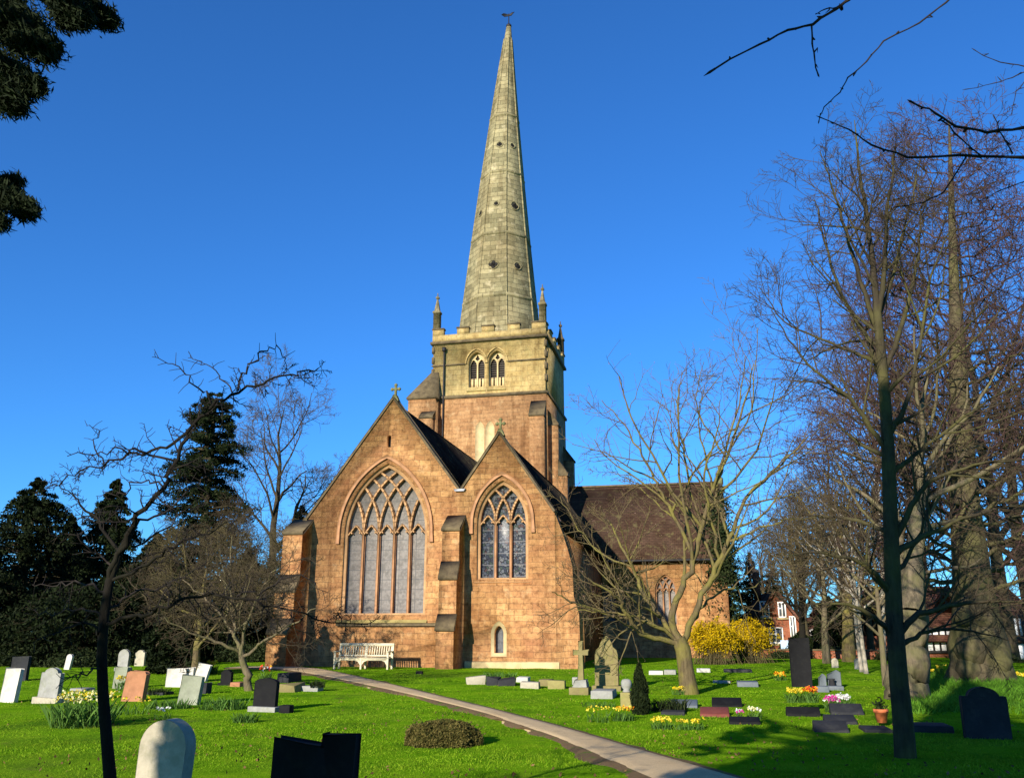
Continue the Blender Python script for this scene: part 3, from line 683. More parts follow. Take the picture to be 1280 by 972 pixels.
for (p, q) in (((VF - .35, zE - .15), (VR, zR)), ((VR, zR), (VF2 + .35, zE - .15))):
    d = np.array(q) - np.array(p); n_ = np.array([-d[1], d[0]]) / np.linalg.norm(d); n_ = n_ if n_[1] > 0 else -n_
    b = MB(); b.prism([p, q, tuple(np.array(q) - n_ * .2), tuple(np.array(p) - n_ * .2)], TR + .02, TE + .1, 'x'); part(b, 'roof', M['roof'])
    b = MB(); b.prism([tuple(np.array(p) + n_ * .1), tuple(np.array(q) + n_ * .1), tuple(np.array(q) - n_ * .2), tuple(np.array(p) - n_ * .2)], TE + .102, TE + .35, 'x'); part(b, 'coping', M['weathered'])
b = MB(); b.box(TR, TE + .1, VR - .12, VR + .12, zR - .02, zR + .10); part(b, 'ridge_tiles', M['weathered'])
b = MB(); b.lathe([(.2, zR - .1), (.2, zR + .3), (.12, zR + .35), (.07, zR + .9), (.13, zR + .95), (.02, zR + 1.1)], 6, (TE + .2, VR, 0)); part(b, 'gable_finial', M['mosscross'])
b = MB(); b.box(TE - .9, TE + .15, VF - .9, VF - .002, ZB, 3.6); b.prism([(VF - .9, 3.6), (VF - .002, 3.6), (VF - .002, 4.9)], TE - .9, TE + .15, 'x'); part(b, 'buttress', M['red'])
b = MB(); b.tube([(7.0, VF - .42, zE - .12), (TE, VF - .42, zE - .12)], .07, 8); part(b, 'gutter', M['iron'])
# nave roof and wall beyond the tower
b = MB(); b.box(-4.3, 4.3, VB, VB + 22, ZB, 8.0); b.prism([(-4.6, 7.9), (4.6, 7.9), (0, 12.6)], VB, VB + 22); part(b, 'nave', M['redtower'])
# ================================================================== GRAVES
def P2(f):                                  # side wrapper: numpy seed helper
    return np.random.default_rng(f)
def outline(kind, w, h):
    a = w / 2
    if kind == 'flat': return [(-a, 0), (a, 0), (a, h), (-a, h)]
    if kind == 'segment':
        k = min(.18 * w, h * .25); return [(-a, 0), (a, 0)] + [(a * math.cos(t), h - k + k * math.sin(t)) for t in np.linspace(0, math.pi, 13)]
    if kind == 'round':
        return [(-a * .93, 0), (a * .93, 0), (a, h - a)] + [(a * math.cos(t), h - a + a * math.sin(t)) for t in np.linspace(.1, math.pi - .1, 17)] + [(-a, h - a)]
    if kind == 'shoulder':
        b = a * .68; return [(-a, 0), (a, 0), (a, h - b * .75), (a * .96, h - b * .62), (b, h - b * .62)] + [(b * math.cos(t), h - b * .62 + b * .62 * math.sin(t)) for t in np.linspace(.15, math.pi - .15, 11)] + [(-b, h - b * .62), (-a * .96, h - b * .62), (-a, h - b * .75)]
    if kind == 'gothic':
        r = arch(0, a, 0, h - a * 1.2, a * 1.2, 7); return r
    if kind == 'ogee':
        return [(-a, 0), (a, 0), (a, h * .62), (a * .9, h * .72), (a * .62, h * .78), (a * .5, h * .86), (a * .36, h * .93), (a * .16, h * .96), (0, h), (-a * .16, h * .96), (-a * .36, h * .93), (-a * .5, h * .86), (-a * .62, h * .78), (-a * .9, h * .72), (-a, h * .62)]
    if kind == 'step':
        return [(-a, 0), (a, 0), (a, h), (a * .22, h * 1.0), (a * .20, h * .925), (-a * .1, h * .93), (-a, h * .955)]
    if kind == 'slant':
        return [(-a, 0), (a, 0), (a * 1.0, h * .93), (a * .8, h), (-a * .6, h * .985), (-a * .92, h * .93)]
def headstone(px0, px1, pyt, pyb, kind, mat, label, name='headstone', yaw=-12.5, lean=0.0, roll=0.0, th=.11, base=None, cat='headstone', group=None, dist=None, off=0):
    c = ground((px0 + px1) / 2, pyb) if dist is None else at((px0 + px1) / 2, pyb, dist)
    if dist is not None: c[2] = gz(c[0], c[1])
    Yd = c[1]; wd = (at(px1, pyb, Yd) - at(px0, pyb, Yd))[0]; h = at((px0 + px1) / 2, pyt, Yd)[2] - c[2]
    t = thing(name, label, cat, c, R(yaw), group, R(lean), R(roll))
    bh = 0
    if base:
        bh = min(.12, h * .16); b = MB(); b.box(-wd * .62, wd * .62, -th * 1.3, th * 1.5, -.05, bh); bevel(b.build('plinth', M[base], t), .01)
    b = MB(); o = outline(kind, wd, h - bh); b.prism([(x, z + (bh if z > 0 else bh - (0 if base else .08))) for x, z in o], -th / 2, th / 2)
    bevel(b.build('slab', M[mat], t), min(.012, th * .12), 2)
    return t
G_UP = 'upright headstones on the left lawn'
headstone(0, 21, 835, 877, 'flat', 'stone_white', 'bright white flat-topped headstone at the left edge, nearest the picture border', roll=4)
headstone(46, 74, 834, 878, 'shoulder', 'stone_grey', 'grey shouldered headstone beside the white one, behind the big daffodil clump', th=.12, base='stone_pale', roll=3)
headstone(11, 35, 820, 850, 'flat', 'stone_slate', 'dark slate headstone standing in shade behind the bright white one')
headstone(80, 88, 817, 836, 'round', 'stone_white', 'thin white weathered stone in front of the dark conifers', lean=-3, roll=6)
headstone(146, 161, 811, 838, 'round', 'stone_grey', 'tall grey round-topped headstone above the brown sandstone one', base='stone_grey')
headstone(168, 181, 812, 832, 'shoulder', 'stone_pale', 'small pale headstone with worn rounded top right of the tall grey one')
headstone(141, 158, 833, 860, 'flat', 'stone_green', 'grey-green flat headstone partly behind the brown sandstone one', roll=2)
headstone(152, 181, 838, 876, 'slant', 'stone_red', 'reddish brown sandstone headstone leaning left above daffodil leaves', roll=5, th=.14)
headstone(200, 210, 814, 832, 'flat', 'stone_white', 'small white tablet with worn dark marks near the far shrubs', lean=-4)
headstone(207, 234, 835, 858, 'flat', 'stone_white', 'low wide white headstone behind the grey-green slab', th=.13)
headstone(234, 242, 834, 851, 'flat', 'stone_white', 'narrow white post stone at the right end of the low wide one', th=.12)
headstone(242, 258, 829, 851, 'flat', 'stone_white', 'white headstone tilted right beside yellow flowers', roll=12, lean=-5)
headstone(222, 249, 844, 881, 'flat', 'stone_green', 'grey-green flat headstone leaning right in a bed of leaves', roll=6, th=.12)
headstone(276, 290, 836, 856, 'shoulder', 'stone_black', 'small black headstone on a plinth near the thin-trunked tree', base='stone_black', th=.12)
headstone(250, 261, 853, 866, 'flat', 'stone_slate', 'low dark square stone right behind the grey-green slab', th=.25)
headstone(316, 346, 847, 889, 'segment', 'stone_black', 'black headstone beside the thin-trunked tree, flowers on the ground behind it', th=.13, base='stone_grey', roll=1)
headstone(279, 286, 811, 826, 'gothic', 'stone_yellow', 'small yellow mossy headstone far off by the shrubs')
headstone(294, 301, 812, 823, 'flat', 'stone_red', 'small orange-brown headstone beside the yellow mossy one')
headstone(233, 239, 810, 824, 'flat', 'stone_red', 'tiny reddish headstone beside a far greenish tree trunk')
headstone(160, 226, 898, 1045, 'round', 'stone_pale', 'large pale round-topped headstone in the foreground, half in shade', th=.13, dist=6.9, roll=2.5)
headstone(331, 439, 916, 1060, 'step', 'stone_black', 'large black headstone in foreground with broken stepped top', th=.10, dist=6.4, roll=1.5)
headstone(1209, 1262, 858, 925, 'shoulder', 'stone_slate', 'dark shouldered headstone in shade at the right edge', th=.14, dist=14.5)
headstone(991, 1015, 797, 858, 'flat', 'stone_black', 'tall dark slate headstone standing alone on the right lawn', th=.2)
headstone(1069, 1077, 822, 836, 'gothic', 'stone_grey', 'small grey headstone far behind under the right-hand trees')
headstone(1040, 1048, 822, 834, 'round', 'stone_pale', 'pale round headstone in shade beside the far mossy trunk')
headstone(745, 774, 795, 862, 'ogee', 'stone_moss', 'tall mossy carved headstone with an ogee top right of the stone cross', th=.22, base='stone_moss')
# the cross
c = ground(727, 867); s = c[1] / FPX
t = thing('stone_cross', 'mossy stone cross on a stepped base in front of the chapel corner', 'cross', c, R(-12.5))
b = MB(); b.box(-13*s, 10*s, -.3, .3, -.05, 8*s); bevel(b.build('base_step', M['stone_moss'], t), .015)
b = MB(); b.prism([(-9*s, 8*s), (8*s, 8*s), (6*s, 16*s), (-6.5*s, 16*s)], -.2, .2); bevel(b.build('base_block', M['stone_grey'], t), .012)
b = MB(); b.prism([(-3.2*s, 16*s), (3.2*s, 16*s), (2.6*s, 44*s), (9*s, 44*s), (9*s, 50*s), (2.4*s, 50*s), (2.2*s, 60*s), (-2.2*s, 60*s), (-2.4*s, 50*s), (-9*s, 50*s), (-9*s, 44*s), (-2.6*s, 44*s)], -.07, .07); bevel(b.build('cross_shaft', M['stone_moss'], t), .012)
# low ledgers, kerbs and flat slabs
def ledger(px0, px1, pyt, pyb, mat, label, depth=.6, yaw=-12.5, tilt=0.0, cat='gravestone', name='ledger_stone', jag=0.0, group=None, top=None, wedge=0.0):
    c = ground((px0 + px1) / 2, pyb); Yd = c[1]; wd = (at(px1, pyb, Yd) - at(px0, pyb, Yd))[0]; h = max(.05, top if top is not None else at((px0 + px1) / 2, pyt, Yd)[2] - c[2])
    t = thing(name, label, cat, c, R(yaw), group, R(tilt))
    b = MB(); r = np.random.default_rng(int(px0 * 7 + pyb)); a = wd / 2
    v = [(-a, 0, -.06), (a, 0, -.06), (a, depth, -.06), (-a, depth, -.06), (-a * .97, .015, h), (a * .97, .015, h), (a * .97, depth * .97, h), (-a * .97, depth * .97, h)]
    if wedge:
        for k, (y_, z_) in ((4, (.02, .045)), (5, (.02, .045)), (6, (wedge, h)), (7, (wedge, h))): v[k] = (v[k][0], y_, z_)
        v[2] = (a, wedge + .08, -.06); v[3] = (-a, wedge + .08, -.06)
    v = np.array(v) + r.normal(0, jag, (8, 3)); b.add(v, q=[(0,3,2,1),(4,5,6,7),(0,1,5,4),(1,2,6,5),(2,3,7,6),(3,0,4,7)])
    bevel(b.build('slab', M[mat], t), .015)
    return t
ledger(583, 606, 844, 855, 'stone_pale', 'broken pale block at the left end of the stone row before the chapel wall', .5, jag=.03, yaw=8)
ledger(607, 622, 846, 856, 'stone_slate', 'dark block standing in for the shaded side of the broken pale block in the stone row', .5, jag=.02)  # dark stone colour stands for the pale block's shaded side
ledger(622, 645, 848, 857, 'stone_slate', 'low dark slab with a ragged edge standing in for shadow in the stone row', .7, jag=.025, yaw=4)  # shadow beside the pale stones, made as a dark slab
ledger(645, 660, 846, 852, 'stone_white', 'small white block at the back of the stone row', .35, jag=.015)
ledger(649, 673, 852, 860, 'stone_pale', 'long pale kerb stone at the front of the stone row', .35, jag=.01)
ledger(673, 688, 849, 857, 'stone_moss', 'low mossy slab behind the yellow block in the stone row', .6)
ledger(684, 706, 850, 860, 'stone_yellow', 'yellow mossy block near the right end of the stone row', .35, jag=.015)
ledger(715, 722, 846, 855, 'stone_grey', 'small grey block tucked behind the stone cross base', .2)
ledger(738, 766, 863, 873, 'stone_grey', 'low grey tomb slab in front of the ogee headstone', 1.0)
ledger(811, 829, 838, 843, 'stone_white', 'pale flat kerb in shade left of the cherry trunk', .4)
ledger(830, 845, 837, 843, 'stone_grey', 'grey flat kerb left of the cherry trunk by the chapel shadow', .5)
ledger(871, 888, 835, 840, 'stone_white', 'small white kerb in front of the yellow bush', .3)
ledger(891, 913, 848, 853, 'stone_grey', 'thin grey slab lying on grass below the yellow bushes', .5, top=.05)
ledger(922, 948, 851, 858, 'stone_blue', 'blue-grey slab lying on the lawn right of the cherry trunk', .8, top=.13)
ledger(826, 856, 887, 893, 'stone_slate', 'dark sunken slab right of the small conifer', 1.4, top=.06)
ledger(838, 872, 878, 884, 'stone_blue', 'tilted grey slab with plants beneath the cherry tree', 1.0, wedge=.5, top=.14)
ledger(890, 928, 875, 884, 'stone_black', 'polished black tablet tilted up behind the red granite one', .5, wedge=.38, top=.19)
ledger(875, 912, 883, 895, 'stone_granite_red', 'red granite tablet tilted up on the lawn', .5, wedge=.42, top=.15)
ledger(912, 951, 898, 905, 'stone_black', 'dark flat tablet with a pale flower cluster on it', .5, wedge=.45, top=.10)
ledger(984, 1026, 886, 895, 'stone_black', 'black tablet under the orange and yellow flower bunch', .3, wedge=.2, top=.17)
ledger(1040, 1080, 882, 893, 'stone_slate', 'dark tablet behind the pink and white flowers', .35, wedge=.3, top=.20)
ledger(1033, 1072, 895, 905, 'stone_slate', 'grey slab between the flower tablet and the front slab', .45, wedge=.4, top=.14)
ledger(1020, 1062, 904, 916, 'stone_slate', 'front dark slab nearest the shadow on the right lawn', .45, wedge=.4, top=.17)
ledger(1082, 1116, 905, 916, 'stone_slate', 'dark slab carrying the terracotta flowerpot', .7, top=.06)
ledger(1140, 1192, 905, 915, 'stone_slate', 'slab at the shadow edge right of the dark tree trunk', .7, top=.10)
ledger(85, 105, 858, 863, 'stone_grey', 'thin flat slab on grass right of the grey shouldered headstone', .5, top=.06)
ledger(178, 205, 862, 868, 'stone_slate', 'dark low slab with leaves right of the brown headstone', .5, top=.06)
ledger(519, 528, 838, 842, 'stone_black', 'small black box on the grass near the middle buttress', .15, top=.10)
ledger(347, 362, 881, 891, 'stone_black', 'small black vase block right of the black headstone', .22, top=.15)
ledger(347, 370, 856, 865, 'stone_moss', 'low mossy kerb block on grass behind the black headstone', .6, jag=.02)
ledger(371, 398, 857, 864, 'stone_grey', 'low grey planter box with small shrubs by the path', .4, jag=.01)
ledger(345, 361, 841, 853, 'stone_slate', 'dark box tomb near the start of the path', .9)
ledger(1022, 1037, 858, 865, 'stone_blue', 'low blue-grey kerb block at the left of the granite group', .5, jag=.01)
ledger(286, 300, 853, 858, 'stone_red', 'low reddish kerb at the foot of the thin-trunked tree', .5, top=.12)
ledger(905, 940, 836, 840, 'stone_slate', 'dark far kerb in the grass right of the yellow bushes', .8, top=.10)
c = ground(1040, 860); s = c[1] / FPX                      # blue-grey granite monument
t = thing('grave_monument', 'blue-grey granite monument of three stones with a vase on the right lawn', 'gravestone', c, R(-12.5))
b = MB(); b.prism([(-14*s, 0), (-6*s, 0), (-6*s, 14*s), (-9*s, 16*s), (-14*s, 12*s)], -.1, .1); bevel(b.build('side_stone', M['stone_blue'], t), .01)
b = MB(); b.prism([(-3*s, 0), (12*s, 0), (12*s, 18*s), (8*s, 20*s), (-3*s, 15*s)], .12, .3); bevel(b.build('back_stone', M['stone_blue'], t), .01)
b = MB(); b.box(-8*s, 10*s, -.6, -.25, -.03, 4*s); bevel(b.build('kerb', M['stone_blue'], t), .01)
b = MB(); b.lathe([(.05, 0), (.09, .1), (.07, .22), (.10, .26)], 10, (0, -.1, 0)); b.build('vase', M['stone_slate'], t)
c = ground(784, 886); s = c[1] / FPX                       # short pillar with urn
t = thing('stone_pillar', 'short yellow stone pillar topped with a round urn left of the small conifer', 'pillar', c, R(-12.5))
b = MB(); b.box(-7*s, 7*s, -7*s, 7*s, -.05, 19*s); bevel(b.build('shaft', M['stone_yellow'], t), .012)
b = MB(); b.lathe([(4*s, 19*s), (5*s, 20*s), (3.5*s, 22*s), (6*s, 25*s), (6.5*s, 30*s), (5*s, 33*s), (2*s, 34*s)], 12); b.build('urn', M['stone_grey'], t, True)
# terracotta pot
c = ground(1103, 907); s = c[1] / FPX
t = thing('flower_pot', 'orange terracotta pot of dark leaves on a slab left of the dark tree', 'flower pot', c + np.array([0, 0, .06]))
b = MB(); b.lathe([(5.5*s, 0), (7.5*s, 11*s), (8.5*s, 11*s), (8.5*s, 15*s), (7.2*s, 15*s), (6.8*s, 12*s)], 16); b.build('pot', M['terracotta'], t)
r = np.random.default_rng(5); b = MB(); b.leaves(r.normal(0, .05, (90, 3)) * [1, 1, 1.2] + [0, 0, 17*s], .09, .03, r, (0, 0, .8)); b.build('leaves', M['shrub'], t)

# ---- bench
uB, zB = wl(454, 836, -2.1); c = ch(uB, -2.1); c[2] = gz(c[0], c[1])
t = thing('bench', 'long pale weathered wooden bench against the chancel wall', 'bench', c, -PSI)
Wb = 2.2 / 2
for x in (-Wb, 0, Wb):
    b = MB(); b.box(x - .035, x + .035, -.30, -.23, 0, .64 if x else .40); bevel(b.build('leg', M['bench'], t), .006)
    b = MB(); b.prism([(.16, 0), (.23, 0), (.25, .42), (.36, .96), (.29, .96), (.18, .42)], x - .035, x + .035, 'x'); bevel(b.build('leg', M['bench'], t), .006)
    for sg in ((1,) if x == -Wb else (-1,) if x == Wb else (1, -1)):
        b = MB(); b.prism([(x + sg*.035, .34), (x + sg*.28, .34), (x + sg*.12, .28), (x + sg*.035, .15)][::sg], -.285, -.245); b.build('brace', M['bench'], t)
for y in (-.28, -.17, -.06, .05, .16):
    b = MB(); b.box(-Wb + .0, Wb, y - .042, y + .042, .405, .435); b.build('seat_slat', M['bench'], t)
b = MB(); b.box(-Wb, Wb, -.275, -.245, .33, .40); b.build('apron', M['bench'], t)
b = MB(); b.prism([(.265, .86), (.32, .86), (.345, .97), (.285, .97)], -Wb - .04, Wb + .04, 'x'); b.build('top_rail', M['bench'], t)
b = MB(); b.prism([(.20, .47), (.24, .47), (.25, .53), (.21, .53)], -Wb, Wb, 'x'); b.build('lower_rail', M['bench'], t)
for k in range(22):
    x = -Wb + .06 + k * (2 * Wb - .12) / 21
    b = MB(); b.prism([(.212, .53), (.232, .53), (.305, .86), (.285, .86)], x - .023, x + .023, 'x'); b.build('back_slat', M['bench'], t)
for x in (-Wb, Wb):
    b = MB(); b.box(x - .045, x + .045, -.34, .26, .64, .68); bevel(b.build('armrest', M['bench'], t), .01)

# ================================================================== PLANTS ON THE GROUND
def flower_clump(px, pyb, wpx, hpx, petals, label, n=50, leafmat='daffleaf', name='flower_clump', cat='flowers', depth=None, lsize=None, group=None, seed=0, dist=None, zoff=0.0):
    c = ground(px, pyb); s = c[1] / FPX; a = wpx * s / 2; h = hpx * s; d = depth or a * .6
    r = np.random.default_rng(seed + int(px * 3 + pyb))
    t = thing(name, label, cat, c + np.array([0, d * .5, zoff]), 0, group)
    nl = int(n * 5); p = r.uniform(-1, 1, (nl, 2)); p = p[(p ** 2).sum(1) < 1]; nl = len(p)
    base = np.c_[p[:, 0] * a, p[:, 1] * d, np.zeros(nl)]; dr = np.c_[r.normal(0, .28, nl), r.normal(0, .28, nl), np.ones(nl)]
    L = h * r.uniform(.4, .82, nl); e = np.c_[np.cos(p[:, 0] * 50), np.sin(p[:, 0] * 50), 0 * L] * max(.006, .45 * s)
    b = MB(); b.add(np.stack([base - e, base + e, base + dr * L[:, None] * .6 + e * .8, base + dr * L[:, None] * np.array([1.3, 1.3, 1]) * .98], 1).reshape(-1, 3), q=np.arange(4 * nl).reshape(-1, 4)); b.build('leaves', M[leafmat], t)
    for k, m in enumerate(petals or []):
        nn = max(4, int(n * 1.6) // len(petals)); p = r.uniform(-1, 1, (nn, 2)); p = p[(p ** 2).sum(1) < 1]; nn = len(p)
        if nn == 0: p = np.zeros((1, 2)); nn = 1
        cen = np.c_[p[:, 0] * a, p[:, 1] * d, h * r.uniform(.72, 1.0, nn)]
        b = MB(); z = max(.032, 2.0 * s); b.leaves(np.repeat(cen, 5, 0) + r.normal(0, z * .35, (nn * 5, 3)), z * 1.3, z * .9, r); b.build('blossoms', M[m], t)
    return t
flower_clump(93, 909, 72, 40, ['creamf', 'creamf', 'yellowf'], 'big clump of pale and yellow daffodils behind the leaning bare tree', 110, depth=.5)
flower_clump(166, 893, 50, 20, ['yellowf'], 'daffodil leaves with few flowers at the foot of the brown headstone', 12)
flower_clump(208, 886, 50, 16, None, 'patch of leafy daffodils without flowers left of the grey-green slab', 60)
flower_clump(275, 887, 54, 20, None, 'broad patch of daffodil leaves right of the grey-green slab', 60)
flower_clump(305, 903, 30, 16, None, 'low tuft of daffodil leaves in front of the black headstone', 40)
flower_clump(150, 862, 14, 16, ['yellowf'], 'yellow daffodil tuft left of the brown sandstone headstone', 14)
flower_clump(264, 842, 13, 15, ['yellowf', 'yellowf'], 'bright yellow flowers beside the tilted white headstone', 24)
flower_clump(331, 852, 15, 18, ['redf', 'whitef', 'orangef'], 'small mixed flowers showing behind the black headstone', 14, dist=1)
flower_clump(779, 901, 26, 16, ['yellowf', 'yellowf', 'orangef'], 'yellow and orange flowers at the foot of the urn pillar', 30)
flower_clump(750, 903, 30, 18, ['yellowf'], 'leafy daffodils left of the urn pillar flowers', 10)
flower_clump(828, 911, 24, 13, ['yellowf', 'yellowf'], 'yellow daffodil clump on the lawn in front of the dark slabs', 26)
flower_clump(864, 912, 36, 12, ['yellowf', 'yellowf'], 'row of yellow daffodils in front of the red granite tablet', 26)
flower_clump(997, 888, 22, 16, ['yellowf', 'yellowf'], 'yellow flower bunch on the black tablet', 40, zoff=.16)
flower_clump(1016, 888, 18, 17, ['orangef', 'orangef', 'redf'], 'orange flower bunch right beside the yellow one', 40, zoff=.16)
flower_clump(1043, 890, 20, 18, ['pinkf', 'whitef', 'pinkf'], 'magenta and white flower bunch before the dark tablet', 50)
flower_clump(1057, 886, 16, 16, ['whitef', 'whitef'], 'white flower bunch right of the magenta one', 40)
flower_clump(944, 899, 18, 14, ['creamf', 'whitef'], 'pale dried flowers behind the flat dark tablet', 18)
flower_clump(925, 901, 9, 9, ['whitef', 'pinkf'], 'small pale flower cluster on the flat dark tablet', 12, zoff=.05)
flower_clump(849, 868, 16, 9, ['yellowf'], 'small yellow flowers just left of the cherry trunk base', 14)
flower_clump(977, 850, 14, 9, ['yellowf', 'orangef'], 'distant yellow and orange flowers left of the tall dark headstone', 18)
flower_clump(838, 890, 46, 22, None, 'dark leafy plants growing over the sunken slab', 70, leafmat='shrub', name='grave_plants', cat='plants')
flower_clump(395, 864, 20, 12, None, 'small dark shrubs in the grey planter box by the path', 40, leafmat='shrub', name='grave_plants', cat='plants', zoff=.1)
flower_clump(750, 884, 40, 10, None, 'low weedy leaves by the grey tomb slab', 30, name='grave_plants', cat='plants')
flower_clump(624, 846, 40, 9, None, 'rough leaves growing behind the stone row', 40, name='grave_plants', cat='plants')
flower_clump(196, 868, 24, 12, None, 'dark leaves around the low slab by the brown headstone', 40, leafmat='shrub', name='grave_plants', cat='plants')
flower_clump(200, 899, 20, 14, ['whitef'], 'thin stems with tiny white flowers behind the foreground round headstone', 6, name='grave_plants', cat='plants')
# leafy daffodil bank below the great tree at the right
r = np.random.default_rng(77); b = MB(); c0 = []
for _ in range(4200):
    px, py = r.uniform(1128, 1300), r.uniform(846, 893)
    if r.random() > (895 - py) / 34 or r.random() > (px - 1120) / 40 or (px < 1165 and py < 868): continue
    c0.append(ground(px, py))
c0 = np.array(c0); c0 = c0[np.sin(c0[:, 0] * 2.3) * np.cos(c0[:, 1] * 1.9 + 1) + r.normal(0, .35, len(c0)) > -.35]; rep = np.repeat(c0, 6, 0) + np.c_[r.normal(0, .12, (len(c0) * 6, 2)), np.zeros(len(c0) * 6)]; n = len(rep)
L = r.uniform(.08, .24, n)[:, None]; az = r.uniform(0, 6.28, n); e = np.c_[np.cos(az), np.sin(az), 0 * az] * .014
b.add(np.stack([rep - e, rep + e, rep + np.c_[r.normal(0, .75, (n, 2)), np.ones(n)] * L], 1).reshape(-1, 3), t=np.arange(3 * n).reshape(-1, 3))
tag(b.build('leaf_bank', M['bankleaf']), 'bank of daffodil leaves spreading below the great burred tree', 'ground cover', kind='stuff')
for px, py, n in ((1160, 846, 16), (1157, 856, 10), (1279, 852, 12), (1178, 842, 12)): flower_clump(px, py, 14, 10, ['yellowf'], {1160: 'yellow daffodils left of the great burred tree', 1157: 'yellow daffodil in the leaf bank beside the pale trunk', 1279: 'yellow daffodils at the right edge below the great tree', 1178: 'yellow daffodils below the half-timbered window'}[px], n)
# mound of clipped shrub
c = ground(549, 934); s = c[1] / FPX; r = np.random.default_rng(9)
t = thing('clipped_shrub', 'low clipped mossy shrub mound on the lawn left of the path', 'shrub', c, R(-6))
n = 26000; a_, d_, h_ = 46 * s, .36, 31 * s
p = r.normal(size=(n, 3)); p /= np.linalg.norm(p, axis=1, keepdims=True); p[:, 2] = np.abs(p[:, 2]); p = np.sign(p) * np.abs(p) ** .8
p *= (1 - .16 * r.random(n) ** 2)[:, None] * (1 + .10 * np.sin(p[:, 0] * 7 + 1) * np.cos(p[:, 1] * 5) + .05 * np.sin(p[:, 0] * 19) * np.sin(p[:, 2] * 15 + p[:, 1] * 13))[:, None]; p = p * [.95, 1, .84] * [a_, d_, h_] + [0, d_ * .8, 0]
b = MB(); 
for _ in range(150):
    k = r.integers(0, n); e = p[k]; dr = e - [0, d_ * .8, 0]; dr = dr / np.linalg.norm(dr) + r.normal(0, .3, 3); m_ = 7; b.leaves(e + dr * np.linspace(0, r.uniform(.03, .10), m_)[:, None], .035, .015, r, tri=True)
b.leaves(p, .035, .015, r, tri=True); b.build('foliage', M['moundleaf'], t)
b = MB(); q_ = [(math.cos(a) * (a_ * .72), math.sin(a) * d_ * .72 + d_ * .8) for a in np.linspace(0, 6.283, 25)[:-1]]
b.add([(x, y, -.05) for x, y in q_] + [(x * .98, (y - d_*.8) * .96 + d_*.8, h_ * .36) for x, y in q_] + [(x * .8, (y - d_*.8) * .75 + d_*.8, h_ * .56) for x, y in q_], q=[(i + k * 24, (i + 1) % 24 + k * 24, (i + 1) % 24 + 24 + k * 24, i + 24 + k * 24) for k in (0, 1) for i in range(24)], p=[list(range(48, 72))]); b.build('twig_core', M['twig_dark'], t)
# small upright conifer
c = ground(801, 892); s = c[1] / FPX; t = thing('small_conifer', 'small upright dark conifer between the urn pillar and the dark slabs', 'conifer', c)
r = np.random.default_rng(4); n = 5000; z = r.random(n); prof = np.interp(z, [0, .1, .4, .75, 1], [.75, 1, .95, .55, .05]); az = r.uniform(0, 6.283, n); rr = prof * 11 * s * np.sqrt(r.uniform(.4, 1, n)) * (1 + .15 * np.sin(az * 3 + z * 14))
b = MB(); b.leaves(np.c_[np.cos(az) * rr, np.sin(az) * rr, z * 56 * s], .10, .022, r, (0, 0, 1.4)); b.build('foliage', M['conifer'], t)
b = MB(); b.tube([(0, 0, -.05), (0, 0, .9)], [.05, .02], 6); b.build('trunk', M['bark_brown'], t)

